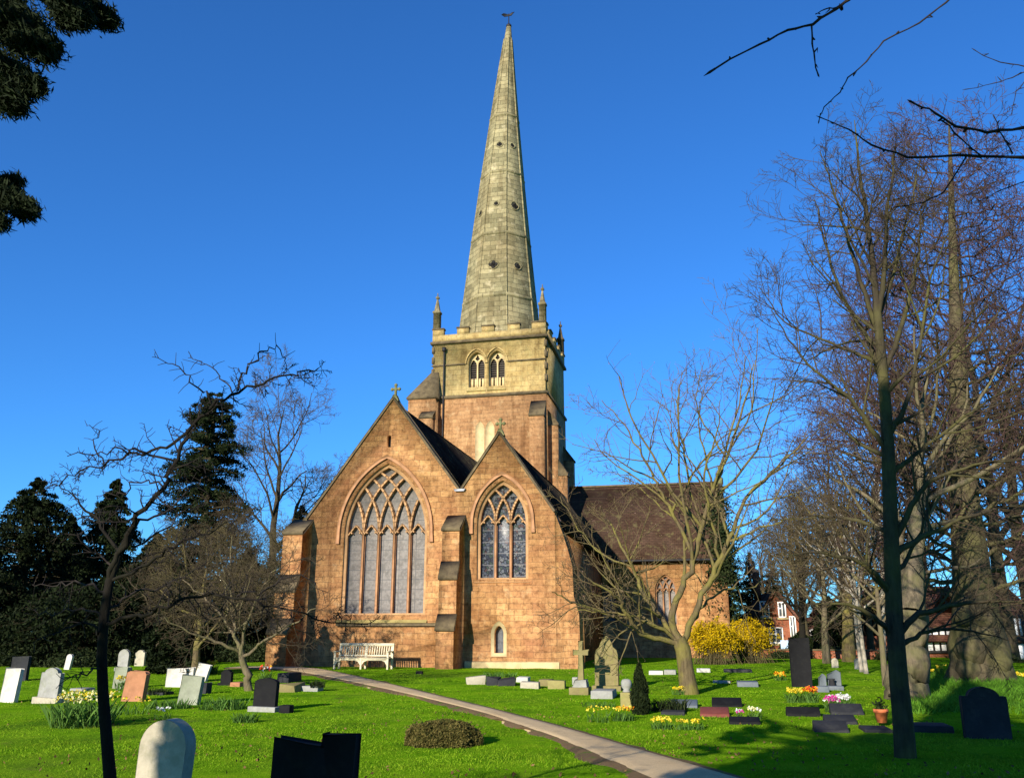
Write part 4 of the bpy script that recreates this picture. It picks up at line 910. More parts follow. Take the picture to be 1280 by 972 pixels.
# ================================================================== TREES
def rot_about(d, ax, a):
    return d * math.cos(a) + np.cross(ax, d) * math.sin(a) + ax * (ax @ d) * (1 - math.cos(a))
def norm(v): return v / (np.linalg.norm(v) + 1e-9)
class Tree:
    """woody tree: tubes thicker than `cut` go to the trunk mesh, the rest to the crown mesh"""
    def __init__(s, seed, cut=.03, up=.25, wig=.16, angle=(35, 65), ratio=.6, minr=.004, kids=(6, 6, 5, 4), tip=None):
        s.r = np.random.default_rng(seed); s.T = MB(); s.K = MB(); s.cut = cut; s.up = up; s.wig = wig; s.angle = angle; s.ratio = ratio; s.minr = minr; s.kids = kids; s.tips = []; s.zmin = .6
    def put(s, P, rad):
        big = rad[0] > s.cut; (s.T if big else s.K).tube(P, rad, 9 if rad[0] > .12 else 6 if big else 3)
    def shoot(s, p, d, L, rad, lev, t0=.25, kids=None):
        n = max(3, min(9, int(L / .25) + 2)) if lev < len(s.kids) else 3
        P = [np.array(p, float)]; d = norm(d); st = L / (n - 1)
        for _ in range(n - 1):
            d = norm(d + s.r.normal(0, s.wig, 3) + np.array([0, 0, s.up * st])); P.append(P[-1] + d * st)
        P = np.array(P)
        if P[:, 2].min() < s.zmin: P[:, 2] = np.maximum(P[:, 2], s.zmin)
        r1 = max(s.minr * .6, rad * .3); rr = np.linspace(rad, r1, n); s.put(P, rr); s.sprout(P, rr, lev, L, t0)
    def sprout(s, P, rr, lev, L, t0=.25, n=None, rat=None):
        if lev >= len(s.kids): s.tips.append(P[-1]); return
        n = s.kids[lev] if n is None else n; P = np.asarray(P)
        seg = np.r_[0, np.cumsum(np.linalg.norm(np.diff(P, axis=0), axis=1))]
        for k in range(n):
            t = t0 + (1 - t0) * (k + s.r.random()) / n; q = t * seg[-1]
            i = min(len(P) - 2, int(np.searchsorted(seg, q)) - 1 if q > 0 else 0); i = max(i, 0); f = (q - seg[i]) / (seg[i + 1] - seg[i] + 1e-9)
            p = P[i] * (1 - f) + P[i + 1] * f; d = norm(P[i + 1] - P[i]); ra = rr[i] * (1 - f) + rr[i + 1] * f
            ax = norm(np.cross(d, s.r.normal(size=3))); dd = rot_about(d, ax, R(s.r.uniform(*s.angle)))
            l = L * (rat or s.ratio) * (1.15 - .6 * t) * s.r.uniform(.7, 1.25)
            s.shoot(p, dd, l, max(s.minr, min(ra * .72, ra * .35 + l * .006)), lev + 1)
    def limb(s, pts, r0, r1, lev=1, n=None, jit=.0, L=None, t0=.2, sub=None, rat=None):
        P = np.array(pts, float); k = len(P); t = np.linspace(0, k - 1, (k - 1) * 4 + 1); Q = np.stack([np.interp(t, range(k), P[:, i]) for i in range(3)], 1)
        for _ in range(2): Q[1:-1] = (Q[:-2] + 2 * Q[1:-1] + Q[2:]) / 4
        Q[1:-1] += s.r.normal(0, jit, Q[1:-1].shape); rr = np.linspace(r0, r1, len(Q)); s.put(Q, rr)
        s.sprout(Q, rr, lev, L or np.linalg.norm(np.diff(P, axis=0), axis=1).sum(), t0, n, rat); return Q
    def done(s, name, label, base, tm, km, cat='tree', group=None):
        t = thing(name, label, cat, base, 0, group); off = -np.asarray(base, float)
        for mb, nm, m in ((s.T, 'trunk', tm), (s.K, 'crown', km)):
            if mb.n: mb.v = [np.concatenate(mb.v) + off]; mb.build(nm, M[m], t, True)
        return t
def auto_tree(seed, base, H, r0, label, tm, km, name='bare_tree', group=None, lean=(0, 0), split=.35, nl=9, spread=.42, **kw):
    T = Tree(seed, **kw); base = np.asarray(base, float); r = T.r; n = 9
    P = np.array([base + [lean[0] * t * H + r.normal(0, .012) * H * t, lean[1] * t * H + r.normal(0, .012) * H * t, t * H * .92 - .1] for t in np.linspace(0, 1, n)])
    rr = r0 * np.array([1.25] + list(np.linspace(1, .08, n - 1))); T.put(P, rr)
    for k in range(nl):
        t = split + (.95 - split) * (k + r.random()) / nl; i = min(n - 2, int(t * (n - 1))); p = P[i] + (P[i + 1] - P[i]) * (t * (n - 1) - i); az = k * 2.4 + r.uniform(-.5, .5)
        el = R(r.uniform(25, 55) + 25 * t); d = np.array([math.cos(az) * math.cos(el), math.sin(az) * math.cos(el), math.sin(el)])
        T.shoot(p, d, H * spread * (1.15 - .6 * t) * r.uniform(.8, 1.15), rr[i] * r.uniform(.4, .6), 1)
    return T.done(name, label, base, tm, km, group=group)
def conifer(seed, base, H, Rm, label, mat='conifer', prof=((0, .7), (.15, 1), (.5, .72), (.85, .3), (1, .04)), nb=240, per=60, leaf=(.22, .075), z0=.02, droop=.25, name='conifer_tree', group=None, cat='conifer', trunk_r=None, lump=0.25):
    r = np.random.default_rng(seed); t = thing(name, label, cat, base, 0, group); zz = z0 + (1 - z0) * np.sort(r.random(nb)) ** .9; cs = []
    px_, pr_ = zip(*prof); tr = MB(); tr_ = trunk_r or H * .018
    for z in zz:
        az = r.uniform(0, 6.283); L = Rm * np.interp(z, px_, pr_) * r.uniform(1 - lump * 1.4, 1 + lump); d = np.array([math.cos(az), math.sin(az), 0])
        u = np.sqrt(r.uniform(.12, 1, per)); sp = r.normal(0, .13, (per, 3)) * (L * (.35 + .8 * (1 - u)))[:, None]
        cs.append(np.array([0, 0, z * H]) + d * (u * L)[:, None] + np.array([0, 0, 1]) * (L * (.18 * u - droop * u ** 2))[:, None] + sp)
        if L > .5: tr.tube([(0, 0, z * H), tuple(d * L * .5 + [0, 0, z * H + L * .05]), tuple(d * L * .85 + [0, 0, z * H + L * (.15 - droop * .72)])], [tr_ * .3, tr_ * .2, tr_ * .06], 3)
    cs = np.concatenate(cs); cs[:, 2] = np.maximum(cs[:, 2], .05)
    b = MB(); b.leaves(cs, leaf[0], leaf[1], r, (0, 0, -.3)); b.build('crown', M[mat], t)
    tr.tube([(0, 0, -.1), (0, 0, H * .5), (0, 0, H * .97)], [tr_ * 1.2, tr_ * .7, .02], 8); tr.build('trunk', M['bark_brown'], t)
    return t
def gp(px, Yd):                             # the point of the ground Yd metres off, below pixel column px
    k = (float(gz(0, min(Yd, 80))) - EYE) / Yd; bb = (k * math.cos(PITCH) - math.sin(PITCH)) / (math.cos(PITCH) + k * math.sin(PITCH))
    p = at(px, 486 - bb * FPX, Yd); p[2] = gz(p[0], p[1]); return p
def hz(py, Yd): return at(640, py, Yd)[2]
# ---- cherry in front of the transept
T = Tree(21, cut=.022, up=.12, wig=.15, angle=(28, 62), ratio=.50, minr=.006, kids=(5, 7, 6, 4)); cb = ground(861, 867); Yc = cb[1]
T.T.tube([cb + [0, 0, -.1], at(860, 855, Yc), at(857, 835, Yc), at(854, 812, Yc), at(848, 797, Yc)], [.29, .23, .20, .20, .18], 12)
def cl(pts, d0, d1, r0, r1, **k):
    n = len(pts); k['n'] = max(4, int(k['n'] * .75)); return T.limb([at(x, y, Yc + d0 + (d1 - d0) * i / (n - 1)) for i, (x, y) in enumerate(pts)], r0 * .68, r1 * .75, jit=.03, **k)
cl([(848,803),(829,776),(802,740),(790,708),(772,672),(760,650)], 0, 1.6, .12, .03, n=12)
cl([(846,804),(805,794),(790,779),(779,757),(768,742),(735,722)], 0, -1.4, .11, .03, n=11)
cl([(850,806),(836,770),(854,733),(870,693),(885,631),(900,590),(915,555),(935,490),(942,455)], 0, .5, .15, .02, n=16)
cl([(868,695),(833,628),(823,606),(805,572),(780,530),(752,500)], .3, 1.5, .085, .015, n=12)
cl([(853,804),(873,754),(897,705),(913,674),(925,631),(947,606),(985,570),(1010,545)], 0, -1.0, .13, .02, n=15)
cl([(913,676),(947,660),(985,651),(1020,640)], -.5, -1.6, .06, .012, n=9)
cl([(842,797),(817,776),(777,773),(731,757),(705,748),(690,740)], 0, -1.2, .08, .015, n=10)
cl([(845,800),(800,770),(760,764),(720,762)], 0, .8, .07, .015, n=8)
cl([(858,790),(880,752),(905,737),(940,735),(962,716)], 0, 1.2, .07, .015, n=9)
cl([(878,660),(860,600),(850,540),(845,490),(858,465)], .4, 1.0, .06, .012, n=10)
cl([(890,610),(880,560),(870,510),(900,470)], .5, -.6, .05, .012, n=9)
cl([(900,700),(885,640),(880,590),(895,540),(900,500)], -.3, -1.8, .07, .012, n=11)
cl([(790,708),(745,690),(715,650),(700,620)], 1.0, 2.2, .045, .012, n=8)
cl([(840,645),(815,625),(790,600),(765,590)], .6, 2.0, .04, .01, n=8)
tips = np.array(T.tips)
tt = T.done('cherry_tree', 'spreading mossy cherry tree with bare upswept limbs in front of the transept', cb, 'bark_moss', 'twig_cherry')
sel = T.r.choice(len(tips), min(2600, len(tips)), False); b = MB(); b.leaves(tips[sel] + T.r.normal(0, .02, (len(sel), 3)) - cb, .022, .018, T.r); b.build('buds', M['blossom'], tt)
print('cherry tips', len(tips))
# ---- lime in the right foreground
T = Tree(8, cut=.016, up=.10, wig=.14, angle=(30, 65), ratio=.54, minr=.0035, kids=(5, 8, 7, 5)); Yl = 12.4; lb = gp(1131, Yl)
def L2(pts, d0, d1, r0, r1, **k):
    n = len(pts); return T.limb([at(x, y, Yl + d0 + (d1 - d0) * i / (n - 1)) for i, (x, y) in enumerate(pts)], r0, r1, jit=.012, **k)
T.limb([lb + [0, 0, -.1], at(1129, 905, Yl), at(1123, 850, Yl), at(1117, 760, Yl), at(1113, 650, Yl), at(1110, 560, Yl), at(1106, 495, Yl), at(1101, 440, Yl), at(1096, 385, Yl)], .146, .062, n=6, t0=.6, L=3.2, rat=.42)
L2([(1096,390),(1090,320),(1080,245),(1072,190),(1068,150)], 0, .3, .055, .006, n=10, rat=.36)
L2([(1097,395),(1106,330),(1108,270),(1118,215),(1116,180)], 0, -.5, .046, .006, n=10, rat=.36)
L2([(1099,420),(1076,350),(1056,290),(1042,235),(1030,200)], 0, .6, .042, .006, n=9, rat=.36)
L2([(1103,470),(1132,400),(1146,330),(1152,270),(1164,225)], 0, .5, .044, .006, n=9, rat=.36)
L2([(1112,740),(1090,712),(1060,695),(1010,690),(985,694)], 0, -.8, .045, .008, n=9)
L2([(1108,665),(1082,654),(1044,644),(1000,648),(965,650)], 0, .7, .04, .008, n=9)
L2([(1115,795),(1100,775),(1075,760),(1044,753),(1010,755)], 0, -.6, .045, .008, n=9)
L2([(1113,745),(1076,697),(1055,660),(1030,638)], 0, .9, .04, .008, n=8)
L2([(1108,563),(1082,526),(1066,499),(1028,472),(991,435),(964,387)], 0, -.5, .045, .007, n=12, rat=.42)
L2([(1106,490),(1092,440),(1050,366),(1030,300),(1018,250)], 0, .8, .045, .007, n=11)
L2([(1101,456),(1070,440),(1039,430),(980,403),(950,360)], 0, .5, .035, .006, n=10)
L2([(1120,670),(1145,620),(1162,600),(1215,580),(1290,572)], 0, -.6, .05, .008, n=10)
L2([(1122,690),(1150,672),(1178,660),(1231,638),(1290,628)], 0, .6, .05, .008, n=10)
L2([(1114,590),(1130,580),(1157,558),(1221,510),(1285,470)], 0, .4, .045, .008, n=10)
L2([(1110,547),(1130,510),(1146,456),(1162,344),(1190,285)], 0, -.6, .045, .008, n=11)
L2([(1121,795),(1140,772),(1180,756),(1240,750),(1300,752)], 0, -.3, .055, .010, n=10)
L2([(1122,812),(1150,790),(1200,783),(1260,800)], 0, .7, .04, .008, n=8)
L2([(1098,400),(1120,330),(1140,250),(1150,200)], 0, .5, .03, .006, n=9)
L2([(1095,360),(1060,300),(1045,240),(1025,190)], 0, -.4, .028, .006, n=9)
L2([(1116,720),(1140,690),(1160,640),(1165,590)], 0, 1.0, .04, .008, n=8)
T.done('lime_tree', 'slender lime tree with a straight dark trunk in the right foreground', lb, 'bark_lime', 'twig_brown')
# ---- leaning hawthorn in the left foreground
T = Tree(15, cut=.010, up=.05, wig=.22, angle=(40, 80), ratio=.40, minr=.0026, kids=(5, 10, 7)); Yh = 5.6; hb = gp(140, Yh)
def L5(pts, d0, d1, r0, r1, n=12, rat=.16, lev=1, **k):
    m = len(pts); return T.limb([at(x, y, Yh + d0 + (d1 - d0) * i / (m - 1)) for i, (x, y) in enumerate(pts)], r0, r1, jit=.012, n=n, rat=rat, lev=lev, **k)
T.zmin = .2
T.T.tube([at(146, 1130, Yh), at(140, 1000, Yh), at(134, 930, Yh), at(129, 870, Yh), at(127, 820, Yh), at(130, 770, Yh), at(137, 726, Yh), at(150, 690, Yh), at(172, 648, Yh)], [.046, .039, .035, .033, .031, .030, .027, .023, .020], 10)
L5([(137,726),(153,678),(171,645),(204,608),(218,576),(236,539),(264,506),(296,488),(333,474),(370,469),(398,460)], 0, -.4, .020, .004, n=60, rat=.09)
L5([(298,488),(306,465),(325,445),(343,428),(356,446),(362,465)], -.3, -.35, .009, .002, n=14, rat=.2, lev=2)
L5([(264,504),(250,483),(222,460),(190,446)], -.2, -.5, .009, .002, n=14, rat=.2, lev=2)
L5([(290,490),(275,465),(255,455),(235,447)], -.2, 0, .006, .002, n=9, rat=.25, lev=2)
L5([(236,539),(200,561),(157,571),(130,580),(93,594),(60,608)], 0, .4, .011, .003, n=36, rat=.13)
L5([(218,576),(180,566),(160,562),(125,565),(84,570)], 0, -.4, .010, .003, n=18, rat=.14, lev=2)
L5([(130,580),(118,555),(122,535),(108,532)], .2, .3, .006, .002, n=10, rat=.3, lev=2)
L5([(150,690),(120,650),(100,625),(75,610)], 0, .5, .012, .003, n=16, rat=.18)
L5([(140,725),(185,705),(218,678),(259,664),(296,650)], 0, -.5, .012, .003, n=26, rat=.13)
L5([(132,780),(160,770),(199,761),(250,745),(296,745),(343,761),(398,770),(460,780)], 0, -.6, .013, .003, n=42, rat=.09)
L5([(296,745),(330,735),(380,715),(410,740)], -.3, -.2, .007, .002, n=12, rat=.2, lev=2)
L5([(127,800),(110,775),(93,780),(65,793),(42,803)], 0, -.5, .010, .003, n=14, rat=.2, lev=2)
L5([(128,835),(105,838),(95,845),(70,860)], 0, -.4, .008, .002, n=10, rat=.25, lev=2)
L5([(135,740),(100,725),(70,735),(40,730)], 0, .5, .010, .002, n=14, rat=.2, lev=2)
L5([(170,648),(215,640),(250,600),(270,590)], 0, .5, .010, .002, n=16, rat=.22, lev=2)
L5([(204,608),(175,600),(150,618),(120,620)], 0, .2, .008, .002, n=14, rat=.22, lev=2)
L5([(150,690),(190,672),(230,640),(262,628)], 0, .3, .010, .002, n=18, rat=.24, lev=2)
L5([(134,760),(170,740),(215,730),(262,700)], 0, .4, .010, .002, n=18, rat=.24, lev=2)
L5([(133,770),(90,760),(60,770),(35,760)], 0, .2, .009, .002, n=16, rat=.24, lev=2)
L5([(144,710),(115,690),(95,665),(62,668)], 0, -.3, .009, .002, n=16, rat=.24, lev=2)
L5([(185,632),(150,655),(118,650),(90,645)], 0, -.3, .009, .002, n=16, rat=.24, lev=2)
T.done('hawthorn_tree', 'leaning bare hawthorn with knobbly black branches in the left foreground', hb, 'bark_dark', 'twig_dark')
# ---- overhanging twigs of a lime off to the right
T = Tree(33, cut=.02, up=0, wig=.15, angle=(30, 60), ratio=.3, minr=.0022, kids=(0, 0, 0)); Yo = 4.6; ob = np.array([6.2, 3.0, 0])
def tw(pts, d0, d1, r0, r1):
    n = len(pts); P = np.array([at(x, y, Yo + d0 + (d1 - d0) * i / (n - 1)) for i, (x, y) in enumerate(pts)]); m = np.linspace(0, n - 1, (n - 1) * 3 + 1)
    Q = np.stack([np.interp(m, range(n), P[:, i]) for i in range(3)], 1) + T.r.normal(0, .003, (len(m), 3)); rr = np.linspace(r0, r1, len(Q)); rr[1::3] *= .85; rr[::3] *= 1.1; T.K.tube(Q, rr, 6)
    for k in range(2, len(Q), 3): T.K.tube([Q[k], Q[k] + T.r.normal(0, .012, 3), Q[k] + T.r.normal(0, .016, 3)], [rr[k] * 1.25, rr[k] * 1.1, .001], 5)
    T.K.tube([Q[-1], Q[-1] + (Q[-1] - Q[-2]) * .4, Q[-1] + (Q[-1] - Q[-2]) * .8], [r1 * 1.2, r1 * 1.5, .001], 5); return Q
def conn(h, e, r0, r1):                  # the hidden length of a twig, back to the trunk
    u = np.linspace(0, 1, 12)[:, None]; P = h * (1 - u) + e * u + np.array([0, 0, .28]) * np.sin(u * math.pi); P[1:-1] += T.r.normal(0, .035, (10, 3)); T.T.tube(P, np.linspace(r0, r1, 12), 7)
hub = [np.array([6.2, 3.0, 6.0]), np.array([6.2, 3.0, 4.6])]
q = tw([(1150,-70),(1095,-28),(1060,0),(1045,10),(1015,31),(985,38),(950,55),(895,85)], -.2, 0, .013, .006); conn(hub[0], q[0], .05, .013)
tw([(1015,31),(1016,55),(1018,72),(1022,92)], 0, 0, .006, .004); tw([(1048,9),(1030,12),(1019,17)], 0, 0, .005, .003)
q = tw([(1240,-60),(1200,-18),(1183,3),(1150,28),(1105,51),(1082,78),(1060,97),(1050,115),(1030,133),(1024,150)], .1, .3, .007, .003); conn(hub[0], q[0], .03, .007)
q = tw([(1420,205),(1330,198),(1280,197),(1200,194),(1135,197),(1090,182),(1060,162),(1030,148)], 0, .2, .014, .003); conn(hub[1], q[0], .05, .014)
q = tw([(1400,150),(1330,155),(1280,160),(1235,166),(1195,157),(1170,142),(1143,129)], -.2, -.2, .013, .005); conn(hub[1], q[0], .04, .013)
tw([(1178,150),(1200,172),(1222,192)], -.2, -.2, .005, .004); tw([(1266,192),(1253,170),(1243,148)], -.1, -.1, .005, .003); tw([(1207,196),(1180,240),(1155,253),(1125,258)], .1, .2, .005, .003)
q = tw([(1380,70),(1300,86),(1285,84),(1250,78),(1221,65)], 0, 0, .006, .002); conn(hub[1], q[0], .03, .006)
tw([(1290,84),(1265,97),(1245,104),(1211,112)], 0, 0, .004, .002); tw([(1300,80),(1285,98),(1270,115),(1266,138)], 0, 0, .004, .002)
q = tw([(1400,300),(1330,240),(1285,225),(1250,238),(1228,250)], .1, .3, .006, .002); conn(hub[1], q[0], .02, .006)
T.T.tube([ob + [0, 0, -.1], ob + [0, 0, 3], ob + [.05, 0, 5.5], ob + [0, .1, 9], ob + [.1, 0, 12]], [.25, .2, .16, .1, .03], 10)
T.done('lime_tree', 'overhanging budded lime twigs reaching in from the top right corner', ob, 'bark_brown', 'twig_dark')
# ---- dark cedar behind the camera: its boughs hang into the top left corner, its shade covers the right foreground
S = np.array([math.sin(R(SUN_AZ)), math.cos(R(SUN_AZ))]); Qv = np.array([S[1], -S[0]]); p0 = -3.5; q0 = -1.0
cbp = S * p0 + Qv * q0; ct = thing('cedar_tree', 'dark cedar whose drooping boughs hang into the top left corner', 'tree', (cbp[0], cbp[1], 0))
r = np.random.default_rng(52); ctr = np.array([cbp[0], cbp[1], 0])
edgeL = [(1.9, -5.45), (3.9, -5.52), (4.05, -4.8), (4.2, -3.6), (4.8, -3.15), (5.5, -2.95), (5.9, -2.2), (6.4, -1.6), (7.2, -1.45), (8.6, -1.25), (10.8, -1.02)]
edgeR = [(1.9, 3.9), (4, 3.7), (5.5, 2.8), (6.4, 2.0), (7.0, 1.0), (7.3, -.4), (8.6, -.7), (10.8, -.98)]
cs = []; tr = MB(); zl, ql = zip(*edgeL); zr, qr = zip(*edgeR)
for z in np.r_[r.uniform(2.3, 7.2, 420), r.uniform(7, 10.4, 60)]:
    a, c_ = np.interp(z, zl, ql), np.interp(z, zr, qr); q = r.uniform(a, c_); dp = r.uniform(-1.6, 1.6) * (1 - .5 * abs(q - q0) / 6) * (1 if z < 6.5 else .35)
    if z < 4.0 and dp > .8 : dp -= 1.2
    end = np.array([*(S * (p0 + dp) + Qv * q), z]); n = 170
    sp = r.normal(0, 1, (n, 3)) * [.28, .28, .14]; sp[:, 2] -= .25 * np.abs(sp[:, 0])
    c = end + sp; qq = (c[:, 0] * Qv[0] + c[:, 1] * Qv[1]); keep = (qq > np.interp(c[:, 2], zl, ql) - .05) & (qq < np.interp(c[:, 2], zr, qr) + .2); cs.append(c[keep])
    if r.random() < .4: tr.tube([ctr + [0, 0, max(1.8, z - .8)], (ctr + [0, 0, z - .3]) * .5 + end * .5, end], [.06, .04, .01], 4)
bc = []
def bough(pts, Yd, wid, per=420):
    P = np.array([at(x, y, Yd) for x, y in pts]); k = len(P); t = np.linspace(0, k - 1, 40); Q = np.stack([np.interp(t, range(k), P[:, i]) for i in range(3)], 1); tr.tube(Q, np.linspace(.02, .004, 40), 5)
    u = r.random(per * 6); i = (u * 39).astype(int); w_ = wid * np.interp(u, [0, .6, .9, 1], [1, .9, .6, .2])
    c = Q[i] + np.c_[r.normal(0, .5, len(u)), r.normal(0, .5, len(u)), -np.abs(r.normal(0, .75, len(u)))] * w_[:, None]
    lob = np.sin(u * 37 + 1.3 * np.sin(u * 90)) > -.45; bc.append(c[lob])
    st = (Q[0] + ctr + [0, 0, 4.5]) / 2; tr.tube([ctr + [0, 0, 4.2], st + [0, 0, .5], Q[0]], [.08, .05, .02], 5)
for pts, wd in (([(-90,-70),(-40,-40),(0,-12),(30,20),(50,45),(64,66)], .085), ([(-60,-40),(-20,0),(15,25),(35,48)], .09), ([(0,-90),(45,-50),(85,-20),(118,8),(143,28)], .06), ([(30,-60),(60,-30),(85,0),(105,25)], .06), ([(30,-70),(60,-30),(78,5),(83,30)], .035), ([(-110,30),(-50,50),(-10,70),(25,90),(50,108)], .06), ([(-110,60),(-40,80),(0,105),(25,128)], .075), ([(-80,40),(-30,60),(0,85),(8,112)], .07), ([(-100,200),(-40,226),(0,240),(25,252),(40,264)], .035), ([(-80,215),(-30,226),(5,230),(20,228)], .022), ([(-90,260),(-30,272),(3,276)], .025)):
    bough(pts, 3.5 + r.uniform(-.15, .15), wd, int(100 + 330 * wd / .1))
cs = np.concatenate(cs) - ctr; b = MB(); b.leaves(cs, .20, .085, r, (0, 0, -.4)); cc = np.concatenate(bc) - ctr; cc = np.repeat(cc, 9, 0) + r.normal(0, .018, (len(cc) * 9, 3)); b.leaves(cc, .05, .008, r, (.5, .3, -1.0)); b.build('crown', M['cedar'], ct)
tr.tube([ctr + [0, 0, -.1], ctr + [0, 0, 4], ctr + [0, 0, 7.5], ctr + [0, 0, 10.4]], [.35, .28, .16, .03], 10); tr.v = [np.concatenate(tr.v) - ctr]; tr.build('trunk', M['bark_dark'], ct)
# ---- evergreens and bare trees beyond the left lawn
G1 = 'evergreens beyond the left lawn'
def cbg(px, Yd, top, wpx, label, seed, **k):
    p = gp(px, Yd); conifer(seed, p, hz(top, Yd) - p[2], wpx / FPX * Yd / 2, label, **{'lump': .36, **k})
LUMP = .36
full = ((0, .95), (.3, 1), (.6, .7), (.85, .3), (1, .04))
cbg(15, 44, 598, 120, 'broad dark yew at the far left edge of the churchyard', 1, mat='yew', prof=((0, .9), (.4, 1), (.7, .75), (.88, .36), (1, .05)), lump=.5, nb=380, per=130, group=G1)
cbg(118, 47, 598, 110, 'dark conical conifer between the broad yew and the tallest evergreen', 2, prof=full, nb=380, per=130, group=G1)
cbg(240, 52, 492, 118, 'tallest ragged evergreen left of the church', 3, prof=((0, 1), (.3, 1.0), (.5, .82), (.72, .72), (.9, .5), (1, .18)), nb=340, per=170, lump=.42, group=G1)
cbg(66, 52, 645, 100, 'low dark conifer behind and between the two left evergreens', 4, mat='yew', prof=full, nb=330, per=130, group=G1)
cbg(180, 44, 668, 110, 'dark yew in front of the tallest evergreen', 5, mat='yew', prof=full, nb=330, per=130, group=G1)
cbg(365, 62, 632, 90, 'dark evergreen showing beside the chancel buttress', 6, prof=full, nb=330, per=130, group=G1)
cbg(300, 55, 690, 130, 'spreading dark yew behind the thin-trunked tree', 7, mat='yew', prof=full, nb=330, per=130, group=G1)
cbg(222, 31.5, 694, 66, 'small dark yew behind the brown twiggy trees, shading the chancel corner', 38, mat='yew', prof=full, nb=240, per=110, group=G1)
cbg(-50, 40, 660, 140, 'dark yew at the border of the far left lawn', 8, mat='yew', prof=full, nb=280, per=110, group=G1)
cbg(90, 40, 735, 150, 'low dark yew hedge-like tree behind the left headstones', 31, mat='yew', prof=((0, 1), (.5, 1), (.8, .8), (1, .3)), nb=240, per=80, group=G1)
auto_tree(40, gp(332, 62), hz(486, 62), .36, 'tall bare tree with a fan-shaped crown between the tall evergreen and the church', 'bark_brown', 'twig_grey', split=.38, nl=11, spread=.36, up=.12, minr=.013, kids=(5, 7, 7, 5), cut=.05)
auto_tree(41, gp(400, 75), hz(585, 75), .28, 'bare tree crown showing just left of the chancel gable', 'bark_brown', 'twig_grey', split=.3, nl=9, spread=.4, up=.1, minr=.012, kids=(4, 6, 6, 4), cut=.05)
T = Tree(18, cut=.025, up=.04, wig=.2, angle=(30, 70), ratio=.58, minr=.006, kids=(5, 8, 7, 5)); tb = ground(311, 862); Yt = tb[1]
def L4(pts, d0, d1, r0, r1, **k):
    n = len(pts); return T.limb([at(x, y, Yt + d0 + (d1 - d0) * i / (n - 1)) for i, (x, y) in enumerate(pts)], r0, r1, jit=.03, **k)
L4([(312,866),(308,845),(303,825),(299,805)], 0, 0, .12, .075, n=0)
L4([(300,810),(280,770),(250,740),(225,720)], 0, 1, .05, .012, n=16, t0=.1); L4([(302,812),(310,770),(330,730),(350,705)], 0, -1, .05, .012, n=16, t0=.1); L4([(299,806),(290,760),(285,710),(290,670)], 0, .8, .05, .012, n=16, t0=.1)
L4([(303,820),(330,800),(365,780),(395,760)], 0, -1, .05, .012, n=10); L4([(300,815),(270,800),(235,790),(205,770)], 0, -1, .05, .012, n=10)
T.done('small_tree', 'small tree with a thin pale trunk and olive twigs behind the black headstone', tb, 'bark_pale', 'twig_brown')
for k, (px, Yd, top, lab) in enumerate(((243, 30.5, 672, 'brown twiggy tree with a greenish trunk behind the white headstones'), (196, 33, 690, 'low brown twiggy tree in front of the dark yews'), (360, 42, 670, 'brown twiggy tree close to the chancel buttress'), (285, 48, 650, 'olive twiggy tree behind the thin-trunked one'))):
    auto_tree(60 + k, gp(px, Yd), hz(top, Yd), .13, lab, 'bark_moss' if k == 0 else 'bark_brown', 'twig_brown' if k % 2 else 'twig_olive', split=.18, nl=13, spread=.55, up=.05, minr=.007, kids=(5, 8, 7, 4), cut=.03, name='shrubby_tree', group='twiggy trees before the left evergreens')
def bush(px, Yd, top, wpx, label, seed, mat='shrub', n=5000, leaf=(.14, .06), dpt=1.0, name='bush', group=None):
    p = gp(px, Yd); H = hz(top, Yd) - p[2]; a = wpx / FPX * Yd / 2; r = np.random.default_rng(seed); t = thing(name, label, 'bush', p, 0, group)
    cl_ = r.normal(size=(26, 3)); cl_ /= np.linalg.norm(cl_, axis=1, keepdims=True); cl_[:, 2] = np.abs(cl_[:, 2]); cl_ *= r.uniform(.5, 1, (26, 1)); i = r.integers(0, 26, n)
    c = cl_[i] * [a * .8, dpt * .8, H * .8] + r.normal(0, 1, (n, 3)) * [a * .2, dpt * .25, H * .14]; c[:, 2] = np.clip(c[:, 2], .03, H * 1.05)
    b = MB(); b.leaves(c, leaf[0], leaf[1], r); b.build('foliage', M[mat], t); b = MB()
    for k in range(14): e = cl_[k] * [a * .8, dpt * .8, H * .8]; b.tube([(e[0] * .1, e[1] * .1, -.05), tuple(e * [.5, .5, .6]), tuple(e)], [.03, .02, .006], 4)
    b.build('stems', M['bark_brown'], t)
    return t
for k, (px, Yd, top, wpx) in enumerate(((20, 39, 800, 90), (95, 38, 806, 90), (160, 40, 800, 90), (230, 41, 806, 80), (300, 44, 800, 90), (350, 47, 790, 60))):
    bush(px, Yd, top, wpx, ['dark bush at the far left behind the white headstone', 'dark bush behind the daffodil clump', 'dark bush behind the tall grey headstone', 'dark bush behind the low white headstones', 'dark bush behind the small yellow mossy headstone', 'dark bush close to the chancel corner'][k], 80 + k, group='bushes along the left boundary')
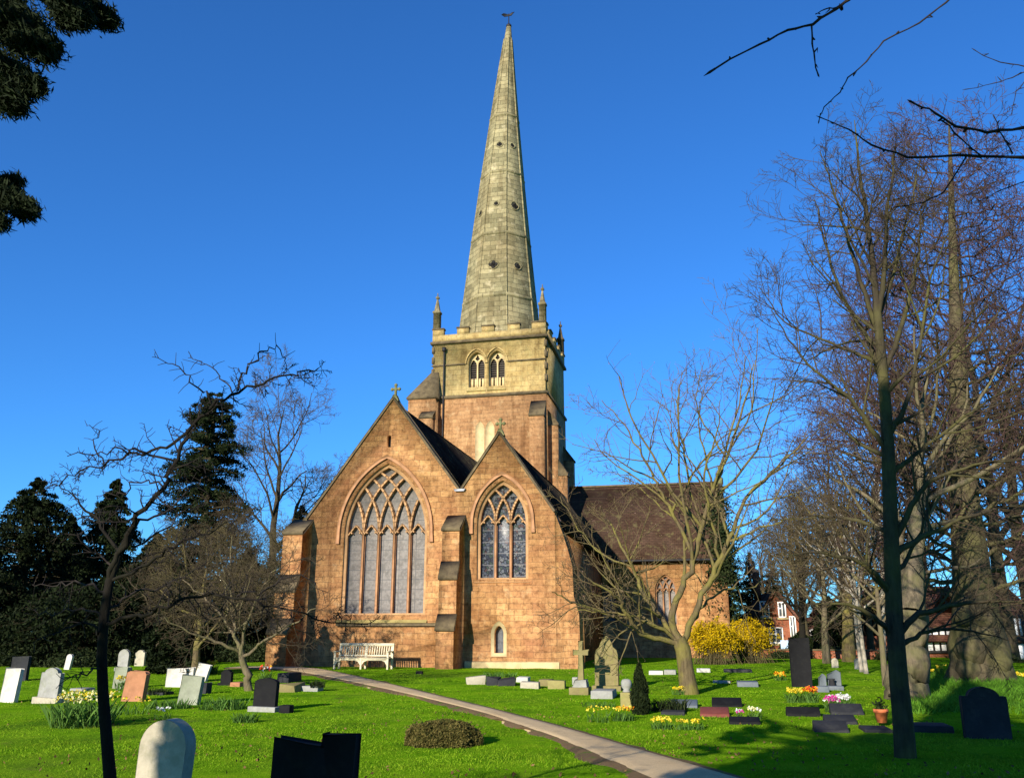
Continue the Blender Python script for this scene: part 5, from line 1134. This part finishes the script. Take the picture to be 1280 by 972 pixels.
# ---- forsythia
def forsythia(px, Yd, pyb, top, wpx, label, seed):
    p = gp(px, Yd); H = hz(top, Yd) - p[2]; a = wpx / FPX * Yd / 2; r = np.random.default_rng(seed); t = thing('forsythia_bush', label, 'bush', p, 0, 'yellow forsythia bushes by the transept'); st = MB(); cs = []
    for _ in range(330):
        az = r.uniform(0, 6.283); k = math.sqrt(r.uniform(.02, 1.0)); o = np.array([math.cos(az), math.sin(az), 0]) * a * k; h = H * r.uniform(.5, 1.03) * (1 - .22 * k)
        b0 = np.array([r.normal(0, .38), r.normal(0, .38), 0]) * a; u = np.linspace(0, 1, 7); o = o * r.choice([r.uniform(.75, 1.1), r.uniform(1.1, 1.5)], p=[.85, .15]); h *= r.choice([1, 1.15], p=[.9, .1])
        P = np.array([b0 * (1 - x) + o * x ** 1.5 for x in u]); P[:, 2] = h * (1 - (1 - u) ** 1.8) - .3 * h * np.clip(u - .7, 0, 1) * 2 * k; P[1:-1] += r.normal(0, .04, P[1:-1].shape); st.tube(P, np.linspace(.009, .004, 7), 3)
        m = 44; x = r.uniform(.16, 1.05, m) ** .75; c = np.stack([np.interp(x, u, P[:, i]) for i in range(3)], 1) + r.normal(0, .07, (m, 3)); cs.append(c)
    cs = np.concatenate(cs); b = MB(); b.leaves(cs, .10, .055, r); b.build('blossoms', M['forsythia'], t); st.build('stems', M['twig_olive'], t)
forsythia(893, 41, 838, 770, 66, 'left forsythia bush in full yellow flower against the transept wall', 1)
forsythia(938, 42.5, 838, 768, 58, 'right forsythia bush in full yellow flower beside the red brick house', 2)
# ---- trees on the right
c = ground(1225, 852); s = c[1] / FPX; T = Tree(71, cut=.06, up=.07, wig=.15, angle=(35, 70), ratio=.55, minr=.009, kids=(6, 8, 6, 4)); Yg = c[1]
def L6(pts, d0, d1, r0, r1, **k):
    n = len(pts); return T.limb([at(x, y, Yg + d0 + (d1 - d0) * i / (n - 1)) for i, (x, y) in enumerate(pts)], r0, r1, jit=.05, **k)
T.T.tube([at(1228, 862, Yg), at(1227, 848, Yg), at(1226, 828, Yg), at(1223, 808, Yg), at(1221, 780, Yg), at(1215, 720, Yg), at(1206, 630, Yg), at(1201, 540, Yg), at(1197, 450, Yg), at(1193, 370, Yg), at(1190, 280, Yg), at(1188, 200, Yg), at(1186, 150, Yg)], [1.3, 1.0, .84, .88, .70,   .56, .44, .36, .27, .18, .12, .07, .02], 16)
for px, py, rr in ((1214, 812, .5), (1243, 826, .5), (1230, 800, .5), (1212, 836, .4), (1252, 843, .35), (1204, 770, .3), (1230, 775, .35)):
    q = at(px, py, Yg - .5); T.T.lathe([(.02, -rr), (rr * .7, -rr * .7), (rr, 0), (rr * .7, rr * .7), (.02, rr)], 10, q)
for k in range(60):
    py = 750 - k * 9.8; x0 = float(np.interp(py, [150, 370, 540, 720], [1186, 1193, 1201, 1215])); sg = 1 if k % 2 else -1; L_ = np.interp(py, [150, 300, 600, 740], [35, 95, 140, 120]) * T.r.uniform(.7, 1.2); up = L_ * T.r.uniform(.15, .8); dd = T.r.uniform(-4.5, 2.5)
    L6([(x0, py), (x0 + sg * L_ * .35, py - up * .2), (x0 + sg * L_ * .7, py - up * .6), (x0 + sg * L_, py - up)], 0, dd, .09 * np.interp(py, [150, 740], [.3, 1]), .015, n=10, rat=.62)
T.done('great_tree', 'huge bare tree with a burred swollen trunk at the right', c, 'bark_great', 'twig_purple')
T = Tree(72, cut=.05, up=.1, wig=.14, angle=(30, 60), ratio=.55, minr=.008, kids=(5, 6, 6, 4)); c = ground(1134, 874); Yg = c[1]
L6([(1134, 880), (1134, 868), (1135, 840), (1137, 800), (1140, 760)], 0, 0, .54, .36, n=0)
L6([(1140, 765), (1143, 700), (1150, 620), (1152, 540), (1160, 460)], 0, 2.0, .30, .03, n=14); L6([(1139, 770), (1128, 710), (1120, 640), (1105, 560)], 0, 2.2, .15, .03, n=12)
T.done('pollard_tree', 'thick pale trunked tree standing just behind the slender lime', c, 'bark_pale', 'twig_brown')
T = Tree(73, cut=.03, up=.15, wig=.1, angle=(25, 55), ratio=.5, minr=.007, kids=(5, 6, 5, 4))
for (pts, dd, ra, lab, tm) in (([(1107, 869), (1102, 800), (1096, 740), (1090, 660)], 26, .10, 'leaning thin trunked tree left of the pale trunk', 'bark_pale'), ([(1083, 845), (1076, 790), (1068, 730), (1062, 650)], 32, .09, 'slim leaning birch stem, front one of the pair', 'bark_birch'), ([(1077, 845), (1070, 780), (1064, 720), (1050, 640)], 33, .08, 'slim pale birch stem, rear one of the pair', 'bark_birch'), ([(1033, 836), (1031, 800), (1030, 740), (1026, 680)], 42, .20, 'tree with an ochre trunk behind the blue-grey monument', 'bark_pale'), ([(1061, 838), (1060, 790), (1058, 720), (1055, 660)], 44, .36, 'tree with a stout mossy trunk behind the birch pair', 'bark_moss'), ([(1003, 836), (1003, 790), (1000, 730), (996, 690)], 48, .22, 'dark trunked tree right behind the tall dark headstone', 'bark_dark'), ([(1105, 800), (1103, 740), (1101, 680), (1098, 600)], 46, .12, 'white birch partly hidden by the slender lime', 'bark_birch')):
    T = Tree(int(pts[0][0]), cut=.03, up=.12, wig=.15, angle=(30, 65), ratio=.5, minr=.008, kids=(5, 7, 6, 4)); c = gp(pts[0][0], dd); P = [c + [0, 0, -.1]] + [at(x, y, dd) for x, y in pts[1:]]
    T.limb(P, ra, ra * .35, n=13, t0=.3, rat=.75, L=np.linalg.norm(P[-1] - P[0])); T.done('bare_tree', lab, c, tm, 'twig_olive' if 'mossy' in lab or 'ochre' in lab else 'twig_brown', group='trunks along the right boundary')
G3 = 'bare trees far behind the right lawn'
for k, (px, Yd, top, r0, km, lab) in enumerate(((1010, 56, 620, .2, 'twig_brown', 'brown twiggy tree behind the tall dark headstone'), (1060, 60, 520, .25, 'twig_purple', 'purple-twigged tree behind the slender lime to the left'), (1120, 62, 420, .3, 'twig_purple', 'tall purple-twigged tree straight behind the slender lime'), (1165, 64, 330, .32, 'twig_purple', 'tall purplish bare tree between the lime and the great tree'), (1265, 46, 260, .34, 'twig_purple', 'tall bare tree at the right edge behind the great tree'), (1000, 68, 650, .2, 'twig_grey', 'grey twiggy tree above the red brick house'), (1090, 50, 640, .2, 'twig_olive', 'olive twiggy tree behind the birch pair'), (1300, 38, 380, .3, 'twig_brown', 'bare tree just outside the right border, twigs leaning in'), (960, 72, 655, .2, 'twig_grey', 'bare tree showing right of the transept end'), (1225, 60, 480, .3, 'twig_brown', 'bushy bare tree directly behind the great burred trunk'), (1035, 46, 640, .14, 'twig_olive', 'olive twiggy tree left of the birch pair'))):
    auto_tree(100 + k, gp(px, Yd), hz(top, Yd), r0, lab, 'bark_brown', km, split=.2, nl=13, spread=.38 if top < 600 else .5, up=.1, minr=.011, kids=(5, 7, 6, 4), cut=.05, group=G3)
for k, (px, Yd, top, wpx, lab) in enumerate(((910, 66, 628, 52, 'dark ivy-clad evergreen at the end of the transept'), (945, 74, 690, 50, 'dark spired conifer right of the transept'), (972, 78, 692, 46, 'second dark spired conifer next to the red brick house'), (1003, 52, 790, 44, 'dark yew bush behind the tall dark headstone'), (1040, 58, 745, 60, 'dark evergreen between the two brick houses'))):
    cbg(px, Yd, top, wpx, lab, 130 + k, prof=full if k in (0, 3, 4) else ((0, 1), (.4, .8), (.75, .35), (1, .03)), nb=220, per=70, group='evergreens beyond the right lawn')
for k, (px, Yd, top, wpx) in enumerate(((985, 50, 812, 60), (1050, 50, 806, 70), (1125, 47, 812, 60), (1235, 44, 815, 90))):
    bush(px, Yd, top, wpx, ['low dark bush below the red brick house', 'dark bush among the far right trunks', 'dark bush behind the thick pale trunk', 'dark bush behind the great burred trunk'][k], 150 + k, group='bushes along the right boundary')
# ---- houses
def house(px, Yd, wpx, eave, ridge, label, rz=0, gable=True, wins=(), name='brick_house', dep=8, roofm='tile', brick=True):
    p = gp(px, Yd); s = Yd / FPX; a = wpx * s / 2; ze = hz(eave, Yd) - p[2]; zr = hz(ridge, Yd) - p[2]; t = thing(name, label, 'house', p, rz)
    b = MB()
    if gable:
        b.prism([(-a, -.3), (a, -.3), (a, ze), (0, zr), (-a, ze)], 0, dep); b.build('wall', M['brick'], t)
        for sg in (-1, 1):
            d = np.array([-sg * a, zr - ze]); n_ = norm(np.array([sg * (zr - ze), a])); o = np.array([sg * a, ze]) - norm(d) * .35
            b = MB(); P = [o + n_ * .02, np.array([0, zr]) + n_ * .02, np.array([0, zr]) + n_ * .18, o + n_ * .18]; b.prism([tuple(x) for x in P], -.3, dep + .3); b.build('roof', M[roofm], t)
    else:
        b.box(-a, a, 0, dep, -.3, ze); b.build('wall', M['brick'], t)
        b = MB(); b.prism([(-.4, ze - .15), (dep * .5, zr), (dep + .4, ze - .15), (dep + .4, ze - .33), (dep * .5, zr - .2), (-.4, ze - .33)], -a - .3, a + .3, 'x'); b.build('roof', M[roofm], t)
    for (x, z, w_, h_, kind) in wins:
        x0, x1, z0, z1 = x - w_ / 2, x + w_ / 2, z, z + h_
        if kind == 'door': b = MB(); b.box(x0, x1, -.06, .02, -.1, h_); b.build('door', M['white'], t); continue
        b = MB(); fr = .07
        if kind == 'timber':
            b.box(x0, x1, -.05, .02, z0, z1); pn = b.build('white_panel', M['white'], t)
            for k in range(7): xx = x0 + (x1 - x0) * k / 6; b = MB(); b.box(xx - .05, xx + .05, -.09, -.052, z0, z1); b.build('timber_post', M['timber'], pn)
            for zz_ in (z0, z1): b = MB(); b.box(x0 - .1, x1 + .1, -.12, -.092, zz_ - .08, zz_ + .08); b.build('timber_rail', M['timber'], pn)
            continue
        b.box(x0, x1, -.05, .02, z0, z0 + fr); b.box(x0, x1, -.05, .02, z1 - fr, z1); b.box(x0, x0 + fr, -.05, .02, z0 + fr, z1 - fr); b.box(x1 - fr, x1, -.05, .02, z0 + fr, z1 - fr); b.box(x - fr / 2, x + fr / 2, -.045, .02, z0 + fr, z1 - fr); b.box(x0 + fr, x - fr / 2, -.045, .02, z0 + h_ * .55, z0 + h_ * .55 + fr)
        f_ = b.build('window', M['white'], t); b = MB(); b.box(x0 + fr, x1 - fr, -.02, -.005, z0 + fr, z1 - fr); b.build('pane', M['pane'], f_)
        b = MB(); b.box(x0 - .1, x1 + .1, -.14, .01, z0 - .12, z0); b.build('sill', M['palestone'], f_)
    return t
h = house(975, 58, 50, 778, 740, 'red brick house with white windows and a pale gable beyond the forsythia', R(-8), wins=((-.75, 2.35, .6, 1.0, 'w'), (.35, 2.3, .5, 1.0, 'w'), (-.15, .7, .9, 1.0, 'w'), (.95, .9, .4, 1.5, 'w')))
b = MB(); b.box(-.9, -.5, 3, 3.5, 3.5, 5.4); b.build('chimney', M['brick'], h)
house(1042, 62, 56, 800, 770, 'low brick outbuilding with a brown roof behind the ochre trunk', R(5), gable=False, wins=((-1.1, .6, .9, 1.0, 'w'), (.9, .6, .7, 1.0, 'w')), name='outbuilding')
house(1092, 64, 34, 785, 750, 'narrow red brick gabled house with a white door behind the birch pair', R(6), wins=((0, 2.4, .8, 1.0, 'w'), (.55, 0, .9, 2.0, 'door')))
house(1185, 52, 110, 795, 728, 'half-timbered house with black and white panels and a brown roof', R(4), gable=False, wins=((-.4, .30, 2.4, 1.25, 'timber'), (-2.0, .8, .7, 1.0, 'w')), name='timbered_house')
house(1284, 48, 74, 795, 730, 'second half-timbered house at the right edge of the churchyard', R(2), gable=False, wins=((-.75, .9, 1.5, 1.3, 'timber'), (.9, .9, .9, 1.2, 'timber'), (-.35, 0, .9, .8, 'door')), name='timbered_house')
# pale blue sign by the brick house
c = gp(986, 52); t = thing('small_sign', 'small pale blue signboard on two posts in front of the red brick house', 'sign', c)
for x in (-.25, .25): b = MB(); b.box(x - .03, x + .03, -.03, .03, -.05, .9); b.build('post', M['white'], t)
b = MB(); b.box(-.42, .42, -.06, -.032, .35, .95); b.build('board', M['plastic_blue'], t)
# low brick wall along the far right boundary
a, c = gp(950, 50.5), gp(1140, 47.5); d = c - a; t = thing('boundary_wall', 'low red brick wall along the far right boundary', 'wall', a, math.atan2(d[1], d[0])); L = np.linalg.norm(d[:2])
b = MB(); b.box(0, L, 0, .3, -.3, .42); b.build('brickwork', M['brick'], t); b = MB(); b.box(-.02, L + .02, -.04, .34, .42, .50); b.build('coping', M['weathered'], t)

# fallen leaves and grit on the lawn and path
r = np.random.default_rng(314); n = 5200; inv = r.uniform(1 / 34, 1 / 8, n); yy = 1 / inv; xx = r.uniform(-.62, .62, n) * yy
u_ = (xx - ORG[0]) * NV[0] + (yy - ORG[1]) * NV[1]; v_ = (xx - ORG[0]) * WV[0] + (yy - ORG[1]) * WV[1]; ok = (v_ < -.2); cl_ = np.sin(xx * .9 + 2) * np.cos(yy * .7) + r.normal(0, .6, n) > .35; ok &= cl_; xx, yy = xx[ok], yy[ok]
b = MB(); b.leaves(np.c_[xx, yy, gz(xx, yy) + .03], .05, .03, r, None); tag(b.build('fallen_leaves', M['deadleaf']), 'scattered brown fallen leaves on the lawn and path', 'leaves', kind='stuff')

# ivy on the transept corner
r = np.random.default_rng(41); n = 9000; k = 34; cu = np.c_[r.uniform(-.75, .35, k), r.uniform(-.35, .6, k), r.uniform(.8, 9.0, k) ** 1.0]; cu[:, 1] += np.clip(cu[:, 2] - 5.5, 0, 5) * .82
i = r.integers(0, k, n); P = cu[i] + r.normal(0, 1, (n, 3)) * [.28, .26, .55]; P[:, 2] = np.maximum(P[:, 2], .1)
ib = ch(TE, VF - .35); ib[2] = gz(ib[0], ib[1]); t = thing('ivy', 'dark ivy climbing the outer corner of the transept above the yellow bushes', 'ivy', ib, -PSI)
b = MB(); b.leaves(P, .16, .12, r); b.build('leaves', M['shrub'], t)
b = MB()
for q in range(7): z = np.linspace(-.1, 7, 12); b.tube(np.c_[r.uniform(-.4, .2) + .08 * np.sin(z * 1.3 + q), .1 + 0 * z + np.clip(z - 5.5, 0, 5) * .82, z], np.linspace(.04, .01, 12), 4)
b.build('stems', M['bark_brown'], t)
